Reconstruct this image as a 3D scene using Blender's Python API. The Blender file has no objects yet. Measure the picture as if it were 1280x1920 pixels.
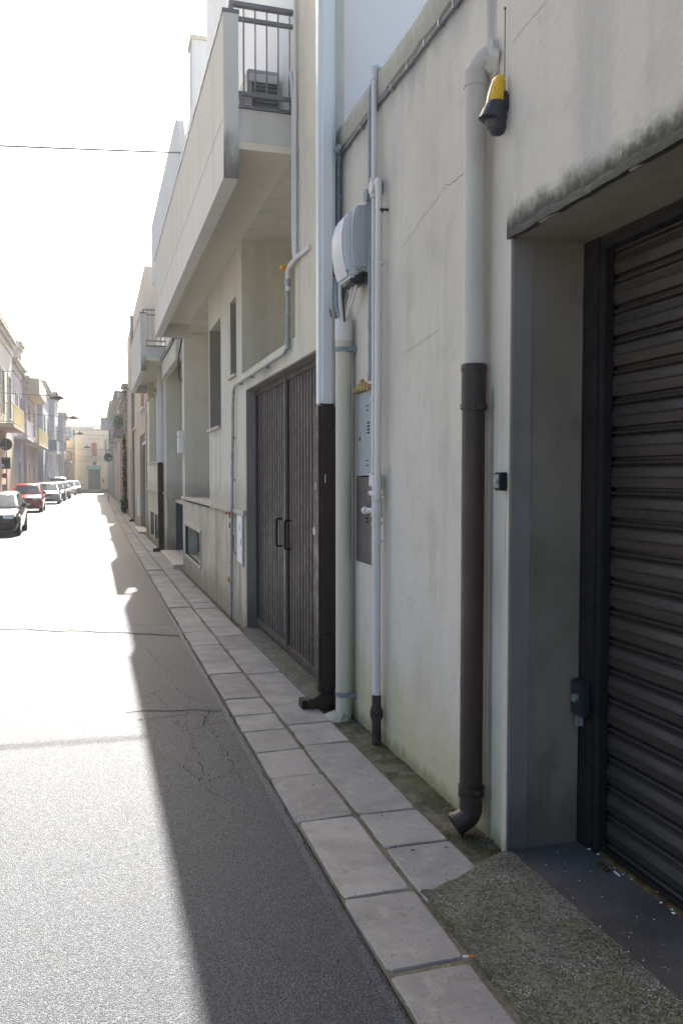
import bpy, bmesh, math, random
from mathutils import Vector, noise as mnoise
R = math.radians
random.seed(7)
S = bpy.context.scene
C = S.collection

# ------------------------------------------------------------------ camera, sky, sun, exposure
cam = bpy.data.cameras.new('camera'); camo = bpy.data.objects.new('camera', cam); C.objects.link(camo)
cam.sensor_fit = 'VERTICAL'; cam.sensor_height = 24; cam.lens = 24*1550/1920
cam.clip_start = 0.05; cam.clip_end = 3000
camo.location = (0, 0, 1.65); camo.rotation_euler = (R(90-2.512), 0, R(-16.5145))
S.camera = camo
SUN_AZ, SUN_EL = R(6.3), R(39.3)
W = bpy.data.worlds.new('World'); S.world = W; W.use_nodes = True
wn = W.node_tree; bg = wn.nodes['Background']
sky = wn.nodes.new('ShaderNodeTexSky'); sky.sky_type = 'NISHITA'; sky.sun_disc = False
sky.sun_elevation = SUN_EL; sky.sun_rotation = SUN_AZ; sky.air_density = 1.0; sky.dust_density = 5.0; sky.ozone_density = 0.6
wn.links.new(sky.outputs[0], bg.inputs[0]); bg.inputs[1].default_value = 0.064
sl = bpy.data.lights.new('sun', 'SUN'); slo = bpy.data.objects.new('sun', sl); C.objects.link(slo)
sl.energy = 5.0; sl.angle = R(0.55); sl.color = (1.0, 0.95, 0.87)
sd = Vector((math.sin(SUN_AZ)*math.cos(SUN_EL), math.cos(SUN_AZ)*math.cos(SUN_EL), math.sin(SUN_EL)))
slo.rotation_euler = (-sd).to_track_quat('-Z', 'Y').to_euler(); slo.location = (3, 10, 30)
S.view_settings.view_transform = 'Standard'; S.view_settings.look = 'None'
S.view_settings.gamma = 1; S.view_settings.use_curve_mapping = False
S.view_settings.exposure = 2.2
S.cycles.max_bounces = 10; S.cycles.diffuse_bounces = 8

def gz(Y):                                        # the street falls about 1 % and then levels out
    if Y < 25: return -0.0115*Y
    return -0.2875-0.03*(1-math.exp(-(Y-25)*0.0115/0.03))

# ------------------------------------------------------------------ materials
class NT:
    def __init__(s, name, rough=0.8, spec=0.3, metal=0.0):
        s.m = bpy.data.materials.new(name); s.m.use_nodes = True
        s.n = s.m.node_tree; s.b = s.n.nodes['Principled BSDF']
        s.b.inputs['Roughness'].default_value = rough; s.b.inputs['Specular IOR Level'].default_value = spec
        s.b.inputs['Metallic'].default_value = metal
        s._geo = None
    def node(s, t, **k):
        n = s.n.nodes.new(t)
        for a, v in k.items(): setattr(n, a, v)
        return n
    def lk(s, a, b): s.n.links.new(a, b)
    def pos(s, sc=(1, 1, 1), obj=False):
        if obj: o = s.node('ShaderNodeTexCoord').outputs['Object']
        else:
            if not s._geo: s._geo = s.node('ShaderNodeNewGeometry')
            o = s._geo.outputs['Position']
        if sc == (1, 1, 1): return o
        m = s.node('ShaderNodeVectorMath', operation='MULTIPLY'); s.lk(o, m.inputs[0]); m.inputs[1].default_value = sc
        return m.outputs[0]
    def z(s):
        x = s.node('ShaderNodeSeparateXYZ'); s.lk(s.pos(), x.inputs[0]); return x.outputs
    def noise(s, scale, detail=4, sc=(1, 1, 1), rough=0.55, obj=False, dist=0):
        n = s.node('ShaderNodeTexNoise'); n.inputs['Scale'].default_value = scale; n.inputs['Detail'].default_value = detail
        n.inputs['Roughness'].default_value = rough; n.inputs['Distortion'].default_value = dist
        s.lk(s.pos(sc, obj), n.inputs['Vector']); return n.outputs['Fac']
    def vor(s, scale, sc=(1, 1, 1), feature='F1', out='Distance'):
        n = s.node('ShaderNodeTexVoronoi', feature=feature); n.inputs['Scale'].default_value = scale
        s.lk(s.pos(sc), n.inputs['Vector']); return n.outputs[out]
    def mr(s, v, a, b, c=0, d=1):
        n = s.node('ShaderNodeMapRange'); n.interpolation_type = 'SMOOTHSTEP'
        s.lk(v, n.inputs[0])
        for i, x in zip((1, 2, 3, 4), (a, b, c, d)): n.inputs[i].default_value = x
        return n.outputs[0]
    def math(s, op, a, b=0.0):
        n = s.node('ShaderNodeMath', operation=op)
        for i, x in enumerate((a, b)):
            if hasattr(x, 'is_linked'): s.lk(x, n.inputs[i])
            else: n.inputs[i].default_value = x
        return n.outputs[0]
    def mix(s, f, a, b, mode='MIX'):
        n = s.node('ShaderNodeMix', data_type='RGBA', blend_type=mode)
        for i, x in ((0, f), (6, a), (7, b)):
            if hasattr(x, 'is_linked'): s.lk(x, n.inputs[i])
            elif i == 0: n.inputs[0].default_value = x
            else: n.inputs[i].default_value = (*x[:3], 1)
        return n.outputs[2]
    def col(s, c):
        if hasattr(c, 'is_linked'): s.lk(c, s.b.inputs['Base Color'])
        else: s.b.inputs['Base Color'].default_value = (*c, 1)
    def bump(s, h, strength=0.3, dist=0.01):
        n = s.node('ShaderNodeBump'); n.inputs['Strength'].default_value = strength; n.inputs['Distance'].default_value = dist
        s.lk(h, n.inputs['Height']); s.lk(n.outputs[0], s.b.inputs['Normal'])
    def rgh(s, v): s.lk(v, s.b.inputs['Roughness'])

def plain(name, c, rough=0.6, spec=0.4, metal=0.0, var=0.25, scale=6, dirt=None, bump=0.15, bscale=60, streak=False):
    t = NT(name, rough, spec, metal)
    f = t.noise(scale, 5, (1, 1, .25) if streak else (1, 1, 1))
    d = dirt or tuple(x*(1-var*1.6) for x in c)
    t.col(t.mix(t.mr(f, .38, .72, 0, min(1, var*2.6)), c, d))
    if bump: t.bump(t.noise(bscale, 3), bump, .004)
    t.rgh(t.mr(t.noise(scale*2, 3), .3, .7, max(.02, rough-.1), min(1, rough+.12)))
    return t.m

def plaster(name, c, dark, bands=(), streak=.35, mott=.35, bump=.35, warm=None, stains_and_shade=()):
    t = NT(name, .9, .2)
    f1 = t.noise(1.1, 6, (1, 1, .8)); f2 = t.noise(5, 6, (1, 1, .6)); f3 = t.noise(4.0, 6, (1, 1, .07), .6); f4 = t.noise(38, 4)
    col = t.mix(t.mr(f1, .4, .68, 0, mott), c, dark)
    if warm: col = t.mix(t.mr(t.noise(.7, 5), .45, .62, 0, .55), col, warm)
    col = t.mix(t.mr(f2, .5, .75, 0, mott*.8), col, tuple(x*.78 for x in dark))
    col = t.mix(t.mr(f3, .5, .72, 0, streak), col, tuple(x*.72 for x in dark))
    col = t.mix(t.mr(f4, .62, .75, 0, .22), col, tuple(x*.6 for x in dark))
    z = t.z()[2]
    for (z0, z1, bc, st, nsc, *iso) in bands:      # bands where damp or mould sits: strongest at z0, gone at z1
        g = t.mr(z, z0, z1, 1, 0) if z0 < z1 else t.mr(z, z1, z0, 0, 1)
        n = t.noise(nsc, 8, (1, 1, 1) if iso else (1, 1, .35), .68)
        if iso: g = t.math('MULTIPLY', g, t.mr(z, z0-iso[0], z0-iso[0]+.01, 0, 1))
        k = t.math('MULTIPLY', t.math('POWER', g, 1.1), 1.0)
        k = t.mr(t.math('ADD', t.math('MULTIPLY', k, .62), t.math('MULTIPLY', n, .75)), .58, .98, 0, st)
        col = t.mix(k, col, bc)
    for (y0, hw, z0, z1, sc, st) in stains_and_shade:        # run-off marks at pipes and fittings; the near downpipe's also paints in contact shade
        y = t.z()[1]; g = t.math('MULTIPLY', t.mr(t.math('ABSOLUTE', t.math('SUBTRACT', y, y0)), 0, hw, 1, 0), t.math('MULTIPLY', t.mr(z, z0-.1, z0+.1, 0, 1), t.mr(z, z1-.15, z1, 1, 0)))
        k = t.mr(t.math('ADD', t.math('MULTIPLY', g, .6), t.math('MULTIPLY', t.noise(8, 7, (1, 1.5, .2), .65), .7)), .6, .95, 0, st)
        col = t.mix(t.math('MULTIPLY', k, t.mr(g, 0, .3)), col, sc)
    t.col(col)
    h = t.math('ADD', t.math('MULTIPLY', t.noise(6, 7, rough=.6), 1.1), t.math('ADD', t.math('MULTIPLY', t.noise(30, 4, (1, .5, 1)), .3), t.math('MULTIPLY', t.noise(140, 3), .2)))
    t.bump(h, bump*1.3, .014)
    return t.m

GREEN = (.16, .17, .08); MOULD = (.07, .07, .06); DAMP = (.28, .26, .17)
M = {}
M['low'] = plaster('plaster_low_house', (.575, .54, .475), (.475, .445, .385), [(-.1, 1.15, (.47, .435, .28), .85, 5), (-.06, .14, GREEN, .6, 14), (4.25, 3.35, (.25, .26, .28), .8, 4)], streak=.3, mott=.55, stains_and_shade=[(3.425, .045, -.1, 2.15, (.19, .18, .165), .75), (3.46, .13, 3.45, 3.95, (.24, .25, .26), .7), (4.80, .10, .0, 1.8, (.36, .35, .31), .5), (4.9, .9, 3.35, 4.05, (.36, .355, .345), .3)])  # dark strip by the downpipe: mostly contact shade painted in, some run-off
M['near'] = plaster('plaster_garage_front', (.555, .52, .46), (.465, .435, .385), [(-.05, .16, GREEN, .5, 12), (2.66, 2.93, (.10, .10, .075), .9, 9, .004), (2.66, 2.84, (.05, .052, .045), .9, 25, .004)], streak=.3, mott=.5, stains_and_shade=[(3.235, .012, 1.2, 1.6, (.25, .18, .09), .7), (2.6, .3, 2.7, 3.6, (.36, .35, .33), .5), (1.9, .25, 2.7, 3.5, (.36, .35, .33), .5)])
M['cap'] = plaster('mossy_coping', (.56, .545, .51), (.46, .445, .41), [(3.9, 4.9, (.44, .42, .30), .4, 2.6), (3.9, 4.6, (.2, .195, .17), .5, 19)], streak=.2, mott=.5)
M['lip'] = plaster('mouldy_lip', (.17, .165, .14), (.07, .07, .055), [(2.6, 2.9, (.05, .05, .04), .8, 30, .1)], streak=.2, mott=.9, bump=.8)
M['jamb'] = plaster('bare_cement', (.285, .25, .205), (.20, .175, .135), [(0, .7, (.10, .095, .08), .7, 5)], streak=.25, mott=.8)
M['jambpaint'] = plaster('grey_jamb_paint', (.30, .275, .25), (.22, .20, .18), [(0, .6, (.09, .09, .08), .7, 5)], streak=.3, mott=.6)
M['b2'] = plaster('cream_render', (.635, .595, .50), (.54, .505, .42), [(-.3, 1.0, (.30, .25, .18), .8, 5), (1.3, 1.8, (.27, .24, .19), .35, 4)], streak=.4, mott=.5, stains_and_shade=[(11.1, .1, 1.4, 2.3, (.3, .27, .2), .7), (12.0, .1, 1.5, 2.3, (.3, .27, .2), .7), (9.95, .12, 2.0, 2.85, (.32, .29, .22), .7), (6.6, .12, 2.7, 4.4, (.42, .39, .32), .6), (7.9, .8, 2.58, 2.8, (.3, .27, .22), .7)])
M['dado'] = plaster('dado_render', (.58, .52, .41), (.36, .31, .22), [(-.3, 1.0, (.24, .20, .14), .8, 5)], streak=.8, mott=.6)
M['b2w'] = plaster('pale_parapet_render', (.62, .59, .54), (.57, .54, .49), [(5.0, 3.9, (.46, .41, .33), .3, 4)], streak=.3, mott=.35, bump=.2, stains_and_shade=[(7.4, .25, 4.1, 5.4, (.44, .41, .36), .3), (11.4, .4, 4.1, 5.4, (.44, .41, .36), .25), (14.4, .3, 4.1, 5.4, (.40, .37, .33), .4)])
M['mould'] = plaster('mouldy_concrete', (.62, .60, .55), (.54, .52, .47), [(4.02, 4.85, (.10, .095, .08), .9, 7)], streak=.3, mott=.4)
M['white'] = plaster('white_painted_wall', (.82, .82, .81), (.76, .76, .76), streak=.1, mott=.2, bump=.15)
M['blueish'] = plaster('pale_blue_grey_render', (.56, .58, .60), (.47, .50, .53), streak=.3, mott=.3)
M['pink'] = plaster('pinkish_render', (.56, .48, .40), (.46, .39, .32), [(-.4, 1.0, (.36, .28, .2), .6, 4)], streak=.3)
M['old'] = plaster('old_stone_render', (.42, .36, .29), (.25, .21, .17), [(7, 4, (.16, .14, .12), .7, 3)], streak=.7, mott=.8)
M['soff'] = plaster('soffit_render', (.72, .655, .53), (.67, .60, .48), streak=.0, mott=.25, bump=.15)
for nme, c in dict(lilac=(.47, .45, .50), bluegrey=(.42, .46, .52), palegrey=(.55, .54, .53), beige=(.60, .52, .40), yellow=(.72, .58, .30), greystone=(.36, .36, .37), rosy=(.52, .42, .40), endcream=(.60, .545, .45)).items():
    M[nme] = plaster(nme+'_render', c, tuple(x*.75 for x in c), [(-.4, .9, tuple(x*.55 for x in c), .5, 3)], streak=.5, mott=.4)
M['cornice'] = plain('stone_cornice', (.50, .46, .40), .9, .2, var=.4)

# asphalt
t = NT('asphalt', .55, .5)
v = t.vor(175); n1 = t.noise(260, 2); n2 = t.noise(2.3, 6); n3 = t.noise(.5, 5, (1, .25, 1)); vc = t.vor(175, out='Color')
sp = t.node('ShaderNodeSeparateXYZ'); t.lk(vc, sp.inputs[0])
c = t.mix(t.mr(sp.outputs[0], .1, .95), (.016, .024, .037), (.070, .094, .126))
c = t.mix(t.mr(v, .25, .62, 0, .8), c, (.022, .022, .025))
c = t.mix(t.mr(n1, .56, .68, 0, .7), c, (.19, .212, .24))
c = t.mix(t.mr(n2, .42, .72, 0, .3), c, (.05, .051, .055))
c = t.mix(t.mr(n3, .45, .7, 0, .4), c, (.078, .094, .118))
c = t.mix(t.mr(t.noise(11, 5), .62, .74, 0, .45), c, (.045, .045, .048))
c = t.mix(t.mr(t.noise(1.4, 7, (1, .5, 1), .7, False, .8), .60, .70, 0, .5), c, (.035, .036, .039))
c = t.mix(t.mr(t.noise(75, 3), .60, .68, 0, .75), c, (.012, .012, .014))
t.col(c); t.rgh(t.mr(sp.outputs[1], 0, 1, .45, .74)); t.b.inputs['Specular IOR Level'].default_value = .36
t.bump(t.math('ADD', t.math('MULTIPLY', t.math('SUBTRACT', 1.0, v), .9), t.math('ADD', t.math('MULTIPLY', n1, .5), t.math('MULTIPLY', sp.outputs[2], .8))), .85, .0048)
M['asphalt'] = t.m
t = NT('asphalt_patch', .6, .45)
v = t.vor(200); n1 = t.noise(150, 3)
t.col(t.mix(t.mr(n1, .3, .7), t.mix(t.mr(v, .05, .5, 1, 0), (.04, .045, .053), (.10, .112, .128)), (.07, .08, .093))); t.bump(v, .9, .008); M['patch'] = t.m
M['crack'] = plain('crack_shade', (.022, .021, .02), .95, .1, bump=0)
# paving stone
t = NT('paving_stone', .75, .3)
oi = t.node('ShaderNodeObjectInfo')
c = t.mix(oi.outputs['Random'], (.232, .222, .214), (.325, .31, .292))
c = t.mix(t.mr(t.noise(3.2, 7), .36, .66, 0, .75), c, (.195, .187, .182))
c = t.mix(t.mr(t.noise(12, 7, rough=.65), .5, .7, 0, .55), c, (.36, .34, .305))
c = t.mix(t.mr(t.noise(7, 7, rough=.7, dist=1.2), .57, .68, 0, .55), c, (.14, .13, .115))
c = t.mix(t.mr(t.noise(60, 3), .62, .70, 0, .6), c, (.11, .105, .095))
c = t.mix(t.mr(t.vor(9), .035, .06, .8, 0), c, (.10, .095, .09))
t.col(c); t.bump(t.math('ADD', t.noise(9, 6), t.math('MULTIPLY', t.noise(90, 4), .35)), .5, .008); M['slab'] = t.m
t = NT('joint_mortar', .95, .1)
c = t.mix(t.mr(t.noise(6, 6), .4, .65), (.16, .145, .11), (.10, .10, .06)); c = t.mix(t.mr(t.noise(50, 3), .55, .75), c, (.26, .24, .2))
t.col(c); t.bump(t.noise(60, 5), .8, .01); M['mortar'] = t.m
t = NT('mossy_gutter', .95, .1)
c = t.mix(t.mr(t.noise(7, 7), .38, .62), (.17, .155, .12), (.075, .08, .045)); c = t.mix(t.mr(t.noise(90, 3), .6, .72, 0, .8), c, (.30, .28, .24))
c = t.mix(t.mr(t.noise(3, 6), .52, .66, 0, .7), c, (.12, .13, .045))
t.col(c); t.bump(t.noise(45, 6), 1, .02); M['gutter'] = t.m
t = NT('rough_concrete', .92, .2)
c = t.mix(t.mr(t.noise(4, 7), .38, .65), (.155, .148, .12), (.085, .083, .06))
c = t.mix(t.mr(t.noise(6, 7, rough=.65), .46, .62, 0, .75), c, (.105, .107, .045))
vc = t.vor(120, out='Color'); sp = t.node('ShaderNodeSeparateXYZ'); t.lk(vc, sp.inputs[0])
c = t.mix(t.mr(sp.outputs[0], .35, .9, 0, .75), c, (.22, .215, .185)); c = t.mix(t.mr(sp.outputs[1], .75, .9, 0, .7), c, (.04, .04, .034))
m1 = t.math('MULTIPLY', t.mr(t.vor(95), .12, .3, 1, 0), t.mr(t.noise(3.3, 5), .50, .60))
c = t.mix(m1, c, (.62, .66, .66)); t.col(c)
t.bump(t.math('ADD', t.vor(120), t.noise(150, 3)), .9, .008); M['ramp'] = t.m
t = NT('slate_threshold', .6, .4)
c = t.mix(t.mr(t.noise(2.2, 7), .38, .66), (.098, .095, .094), (.056, .054, .053)); c = t.mix(t.mr(t.noise(40, 4), .6, .75, 0, .5), c, (.22, .21, .19))
t.col(c); t.bump(t.noise(30, 5), .3, .006); M['slate'] = t.m

M['pipew'] = plain('white_painted_pipe', (.66, .645, .62), .6, .3, var=.18, scale=4, streak=True)
M['pipeplaster'] = plain('plastered_pipe', (.55, .52, .465), .85, .2, var=.22, scale=4, streak=True, bump=.4, bscale=30)
M['pipebig'] = plain('pale_aluminium_pipe', (.74, .76, .76), .38, .5, var=.12, scale=3, streak=True, bump=.05)
M['pipebrown'] = plain('brown_metal_pipe', (.046, .028, .022), .42, .45, var=.35, scale=7, dirt=(.02, .018, .018), streak=True)
M['castiron'] = plain('rusty_cast_iron', (.075, .06, .048), .85, .3, var=.4, scale=18, dirt=(.035, .03, .026), bump=.7)
M['cream'] = plain('cream_plastic', (.54, .51, .41), .5, .4, var=.12, scale=3, streak=True, bump=.04)
M['galv'] = plain('galvanised_pipe', (.34, .38, .40), .45, .5, .35, var=.3, scale=12)
M['bluegal'] = plain('blue_grey_conduit', (.24, .285, .33), .5, .4, .1, var=.25, scale=10)
M['greybox'] = plain('grey_plastic_box', (.42, .44, .45), .5, .4, var=.12, scale=4)
M['whitebox'] = plain('pale_plastic_box', (.62, .635, .65), .45, .4, var=.12, scale=4)
M['metergrey'] = plain('meter_door_grey', (.36, .385, .40), .5, .4, var=.15, scale=5)
M['meterbrown'] = plain('meter_door_brown', (.125, .108, .10), .55, .35, var=.2, scale=5)
M['white_paint'] = plain('white_enamel', (.78, .78, .77), .5, .4, var=.12)
M['foam'] = plain('filler_foam', (.50, .36, .18), .9, .1, var=.4, scale=30, bump=.8)
M['doorbrown'] = plain('dark_brown_door_metal', (.072, .052, .044), .5, .45, var=.3, scale=5, dirt=(.04, .032, .03), streak=True, bump=.1)
t = NT('roller_shutter_metal', .5, .4)
c = t.mix(t.mr(t.noise(3, 6, (1, .35, 1)), .38, .68), (.047, .036, .029), (.027, .023, .021)); c = t.mix(t.mr(t.noise(9, 7, (1, .5, 2)), .67, .74, 0, .7), c, (.16, .07, .035))
c = t.mix(t.mr(t.noise(45, 4), .58, .75, 0, .4), c, (.11, .095, .085)); c = t.mix(t.mr(t.z()[2], 0, 1.7, .55, 0), c, (.035, .034, .034))
t.col(c); t.rgh(t.mr(t.noise(8, 4), .3, .7, .42, .62)); M['shutter'] = t.m
M['black'] = plain('blackened_metal', (.017, .016, .016), .6, .35, var=.3)
M['ironrail'] = plain('dark_railing_paint', (.15, .15, .165), .4, .5, .2, var=.2)
M['coping'] = plain('dark_metal_coping', (.12, .125, .135), .5, .4, .2, var=.2)
M['sill'] = plain('marble_sill', (.52, .46, .38), .6, .3, var=.2)
M['redwood'] = plain('red_brown_window_frame', (.17, .045, .03), .5, .4, var=.3, scale=8)
M['teal'] = plain('teal_shutter_paint', (.035, .15, .15), .6, .3, var=.2)
M['greendoor'] = plain('dark_green_door_paint', (.010, .046, .043), .55, .35, var=.2, scale=5, streak=True)
M['redshutter'] = plain('brick_red_shutter', (.30, .075, .045), .6, .3, var=.2)
M['greyshutter'] = plain('grey_blue_shutter', (.20, .24, .30), .6, .3, var=.2)
M['yellowpaint'] = plain('yellow_railing_paint', (.66, .60, .38), .6, .3, var=.15)
M['whiterail'] = plain('white_railing_paint', (.66, .67, .70), .6, .3, var=.15)
M['orange'] = plain('orange_cap', (.75, .36, .04), .5, .4)
M['red'] = plain('red_valve', (.45, .05, .05), .5, .4)
M['yellowlens'] = plain('yellow_lens', (.72, .43, .015), .25, .5, var=.12, scale=20, bump=0)
M['lensclear'] = plain('pale_lens_front', (.78, .76, .70), .2, .5, var=.05, bump=0)
M['blackplastic'] = plain('black_plastic', (.03, .033, .042), .38, .5, var=.3, scale=14)
M['cable'] = plain('grey_cable', (.19, .19, .20), .7, .3, var=.2)
M['blackcable'] = plain('black_cable', (.03, .03, .033), .6, .3, var=.2)
M['greencloth'] = plain('green_awning_cloth', (.13, .33, .22), .8, .2, var=.3)
M['lampshade'] = plain('dark_lamp_shade', (.018, .018, .02), .95, .05, var=.1)
M['signback'] = plain('dark_sign_back', (.03, .045, .065), .5, .4, var=.2)
M['paper'] = plain('paper_label', (.8, .8, .78), .7, .2, var=.05)
M['tyre'] = plain('tyre_rubber', (.02, .02, .021), .85, .2, var=.2)
M['rim'] = plain('alloy_rim', (.45, .45, .46), .3, .5, .8, var=.1)
M['leaf'] = plain('leaf_green', (.12, .27, .05), .6, .3, var=.5, scale=20)
M['darkleaf'] = plain('ivy_green', (.03, .07, .025), .6, .3, var=.5, scale=20)
M['moss'] = plain('moss_tuft', (.09, .11, .035), .95, .1, var=.5, scale=40)
M['litter'] = plain('dead_leaf_litter', (.09, .065, .045), .9, .1, var=.5, scale=60)
M['butt'] = plain('cigarette_filter', (.62, .27, .07), .9, .1, var=.2)
M['buttw'] = plain('cigarette_paper', (.75, .73, .68), .9, .1, var=.1)
M['brass'] = plain('worn_brass_strip', (.22, .15, .07), .5, .4, .4, var=.5, scale=14)
M['terracotta'] = plain('terracotta_pot', (.33, .14, .07), .9, .2)
def glass(name, c=(.03, .04, .05), r=.06):
    g = NT(name, r, .6); g.col(g.mix(g.mr(g.noise(1.5, 3), .4, .7), c, tuple(x*1.8 for x in c))); return g.m
M['glass'] = glass('window_glass'); M['carglass'] = glass('car_glass', (.035, .05, .06), .04)
def carpaint(name, c, metal=.0):
    g = NT(name, .16, .35, 0); g.col(g.mix(g.mr(g.noise(3, 3, obj=True), .4, .7), c, tuple(x*.85 for x in c)))
    g.b.inputs['Coat Weight'].default_value = .15; g.b.inputs['Coat Roughness'].default_value = .05; return g.m
M['lampglass'] = glass('headlight_glass', (.45, .47, .5), .08)

# ------------------------------------------------------------------ mesh helpers
def rootloc(p):
    v = Vector((0, 0, 0))
    while p: v += p.location; p = p.parent
    return v
class MB:
    def __init__(s): s.v = []; s.f = []; s.c = []
    def add(s, vs, fs):
        b = len(s.v); s.c.append((b, len(s.f))); s.v += [tuple(x) for x in vs]; s.f += [tuple(b+i for i in f) for f in fs]; return s
    def box(s, x0, x1, y0, y1, z0, z1):
        x0, x1 = min(x0, x1), max(x0, x1); y0, y1 = min(y0, y1), max(y0, y1); z0, z1 = min(z0, z1), max(z0, z1)
        return s.add([(x0, y0, z0), (x1, y0, z0), (x1, y1, z0), (x0, y1, z0), (x0, y0, z1), (x1, y0, z1), (x1, y1, z1), (x0, y1, z1)],
                     [(0, 3, 2, 1), (4, 5, 6, 7), (0, 1, 5, 4), (1, 2, 6, 5), (2, 3, 7, 6), (3, 0, 4, 7)])
    def quad(s, a, b, c, d): return s.add([a, b, c, d], [(0, 1, 2, 3)])
    def prism(s, pts, axis, a, b):                # polygon pts (2D) extruded along axis from a to b
        def P(p, q):
            return {'x': (q, p[0], p[1]), 'y': (p[0], q, p[1]), 'z': (p[0], p[1], q)}[axis]
        n = len(pts); vs = [P(p, a) for p in pts]+[P(p, b) for p in pts]
        return s.add(vs, [tuple(range(n))[::-1], tuple(range(n, 2*n))]+[(i, (i+1) % n, n+(i+1) % n, n+i) for i in range(n)])
    def tube(s, path, r, n=12, cap=True):
        P = [Vector(p) for p in path]; rs = r if isinstance(r, (list, tuple)) else [r]*len(P)
        up = None; rings = []
        for i, p in enumerate(P):
            d = (P[min(i+1, len(P)-1)]-P[max(i-1, 0)]).normalized()
            if up is None: up = d.orthogonal().normalized()
            up = (up-d*up.dot(d)).normalized(); q = d.cross(up)
            rings.append([p+(up*math.cos(2*math.pi*k/n)+q*math.sin(2*math.pi*k/n))*rs[i] for k in range(n)])
        vs = [v for g in rings for v in g]
        fs = [(i*n+k, i*n+(k+1) % n, (i+1)*n+(k+1) % n, (i+1)*n+k) for i in range(len(P)-1) for k in range(n)]
        if cap: fs += [tuple(range(n))[::-1], tuple(range((len(P)-1)*n, len(P)*n))]
        return s.add(vs, fs)
    def loft(s, rings, cap=True):
        n = len(rings[0]); vs = [v for g in rings for v in g]
        fs = [(i*n+k, i*n+(k+1) % n, (i+1)*n+(k+1) % n, (i+1)*n+k) for i in range(len(rings)-1) for k in range(n)]
        if cap: fs += [tuple(range(n))[::-1], tuple(range((len(rings)-1)*n, len(rings)*n))]
        return s.add(vs, fs)
    def wall(s, X, y0, y1, z0, z1, holes=(), depth=.2, back=1):   # sheet in the plane X with holes and reveals going back
        ys = sorted({y0, y1, *[h[0] for h in holes], *[h[1] for h in holes]}); zs = sorted({z0, z1, *[h[2] for h in holes], *[h[3] for h in holes]})
        ys = [y for y in ys if y0 <= y <= y1]; zs = [z for z in zs if z0 <= z <= z1]
        for a, b in zip(ys, ys[1:]):
            for c, d in zip(zs, zs[1:]):
                my, mz = (a+b)/2, (c+d)/2
                if any(h[0] < my < h[1] and h[2] < mz < h[3] for h in holes): continue
                s.quad((X, a, c), (X, a, d), (X, b, d), (X, b, c))
        for h in holes:
            D = X+back*(h[4] if len(h) > 4 else depth); a, b, c, d = h[:4]
            s.quad((X, a, c), (D, a, c), (D, a, d), (X, a, d)); s.quad((X, b, c), (X, b, d), (D, b, d), (D, b, c))
            if d < z1-.001: s.quad((X, a, d), (D, a, d), (D, b, d), (X, b, d))
            if c > z0+.001: s.quad((X, a, c), (X, b, c), (D, b, c), (D, a, c))
        return s
    def parts(s, name, mat, parent=None, **k):    # every added piece becomes an object of its own
        ends = s.c[1:]+[(len(s.v), len(s.f))]; out = []
        for (a, fa), (b, fb) in zip(s.c, ends):
            m = MB(); m.v = s.v[a:b]; m.f = [tuple(i-a for i in f) for f in s.f[fa:fb]]; out.append(m.build(name, mat, parent, **k))
        return out
    def build(s, name, mat, parent=None, smooth=None, bevel=0, kind=None, fix=True):
        me = bpy.data.meshes.new(name); o0 = rootloc(parent)
        me.from_pydata([tuple(Vector(v)-o0) for v in s.v], [], s.f)
        if bevel or fix:
            bm = bmesh.new(); bm.from_mesh(me)
            if fix: bmesh.ops.recalc_face_normals(bm, faces=bm.faces)
            if bevel:
                es = [e for e in bm.edges if len(e.link_faces) == 2 and e.calc_face_angle(0) > .6]
                bmesh.ops.bevel(bm, geom=es, offset=bevel, segments=2, affect='EDGES', clamp_overlap=True)
            bm.to_mesh(me); bm.free()
        me.materials.append(M[mat] if isinstance(mat, str) else mat)
        if smooth:
            me.polygons.foreach_set('use_smooth', [True]*len(me.polygons)); me.set_sharp_from_angle(angle=R(smooth))
        o = bpy.data.objects.new(name, me); C.objects.link(o)
        if parent: o.parent = parent
        if kind: o['kind'] = kind
        return o
def thing(name, label, cat, loc=(0, 0, 0), group=None):
    o = bpy.data.objects.new(name, None); o.empty_display_size = .1; o.location = loc; C.objects.link(o)
    o['label'] = label; o['category'] = cat
    if group: o['group'] = group
    return o
def tag(o, label, cat, group=None):
    o['label'] = label; o['category'] = cat
    if group: o['group'] = group
    return o
def copy_tree(o, loc, label=None):
    def rec(a, p):
        c = a.copy(); C.objects.link(c); c.parent = p
        for ch in list(a.children): rec(ch, c)
        return c
    c = rec(o, None); c.location = loc
    if label: c['label'] = label
    return c
def fillet(pts, r=.05, k=5):
    P = [Vector(p) for p in pts]; out = [P[0]]
    for i in range(1, len(P)-1):
        a = (P[i-1]-P[i]); b = (P[i+1]-P[i]); rr = min(r, a.length*.45, b.length*.45)
        A = P[i]+a.normalized()*rr; B = P[i]+b.normalized()*rr
        for j in range(k+1):
            u = j/k; out.append(A*(1-u)**2+P[i]*2*u*(1-u)+B*u*u)
    return out+[P[-1]]
def sag(a, b, s, n=14):
    a, b = Vector(a), Vector(b)
    return [a.lerp(b, i/n)-Vector((0, 0, s*4*(i/n)*(1-i/n))) for i in range(n+1)]
def pipe(path, r, name, mat, parent=None, n=14): return MB().tube(path, r, n).build(name, mat, parent, smooth=40)

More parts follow.
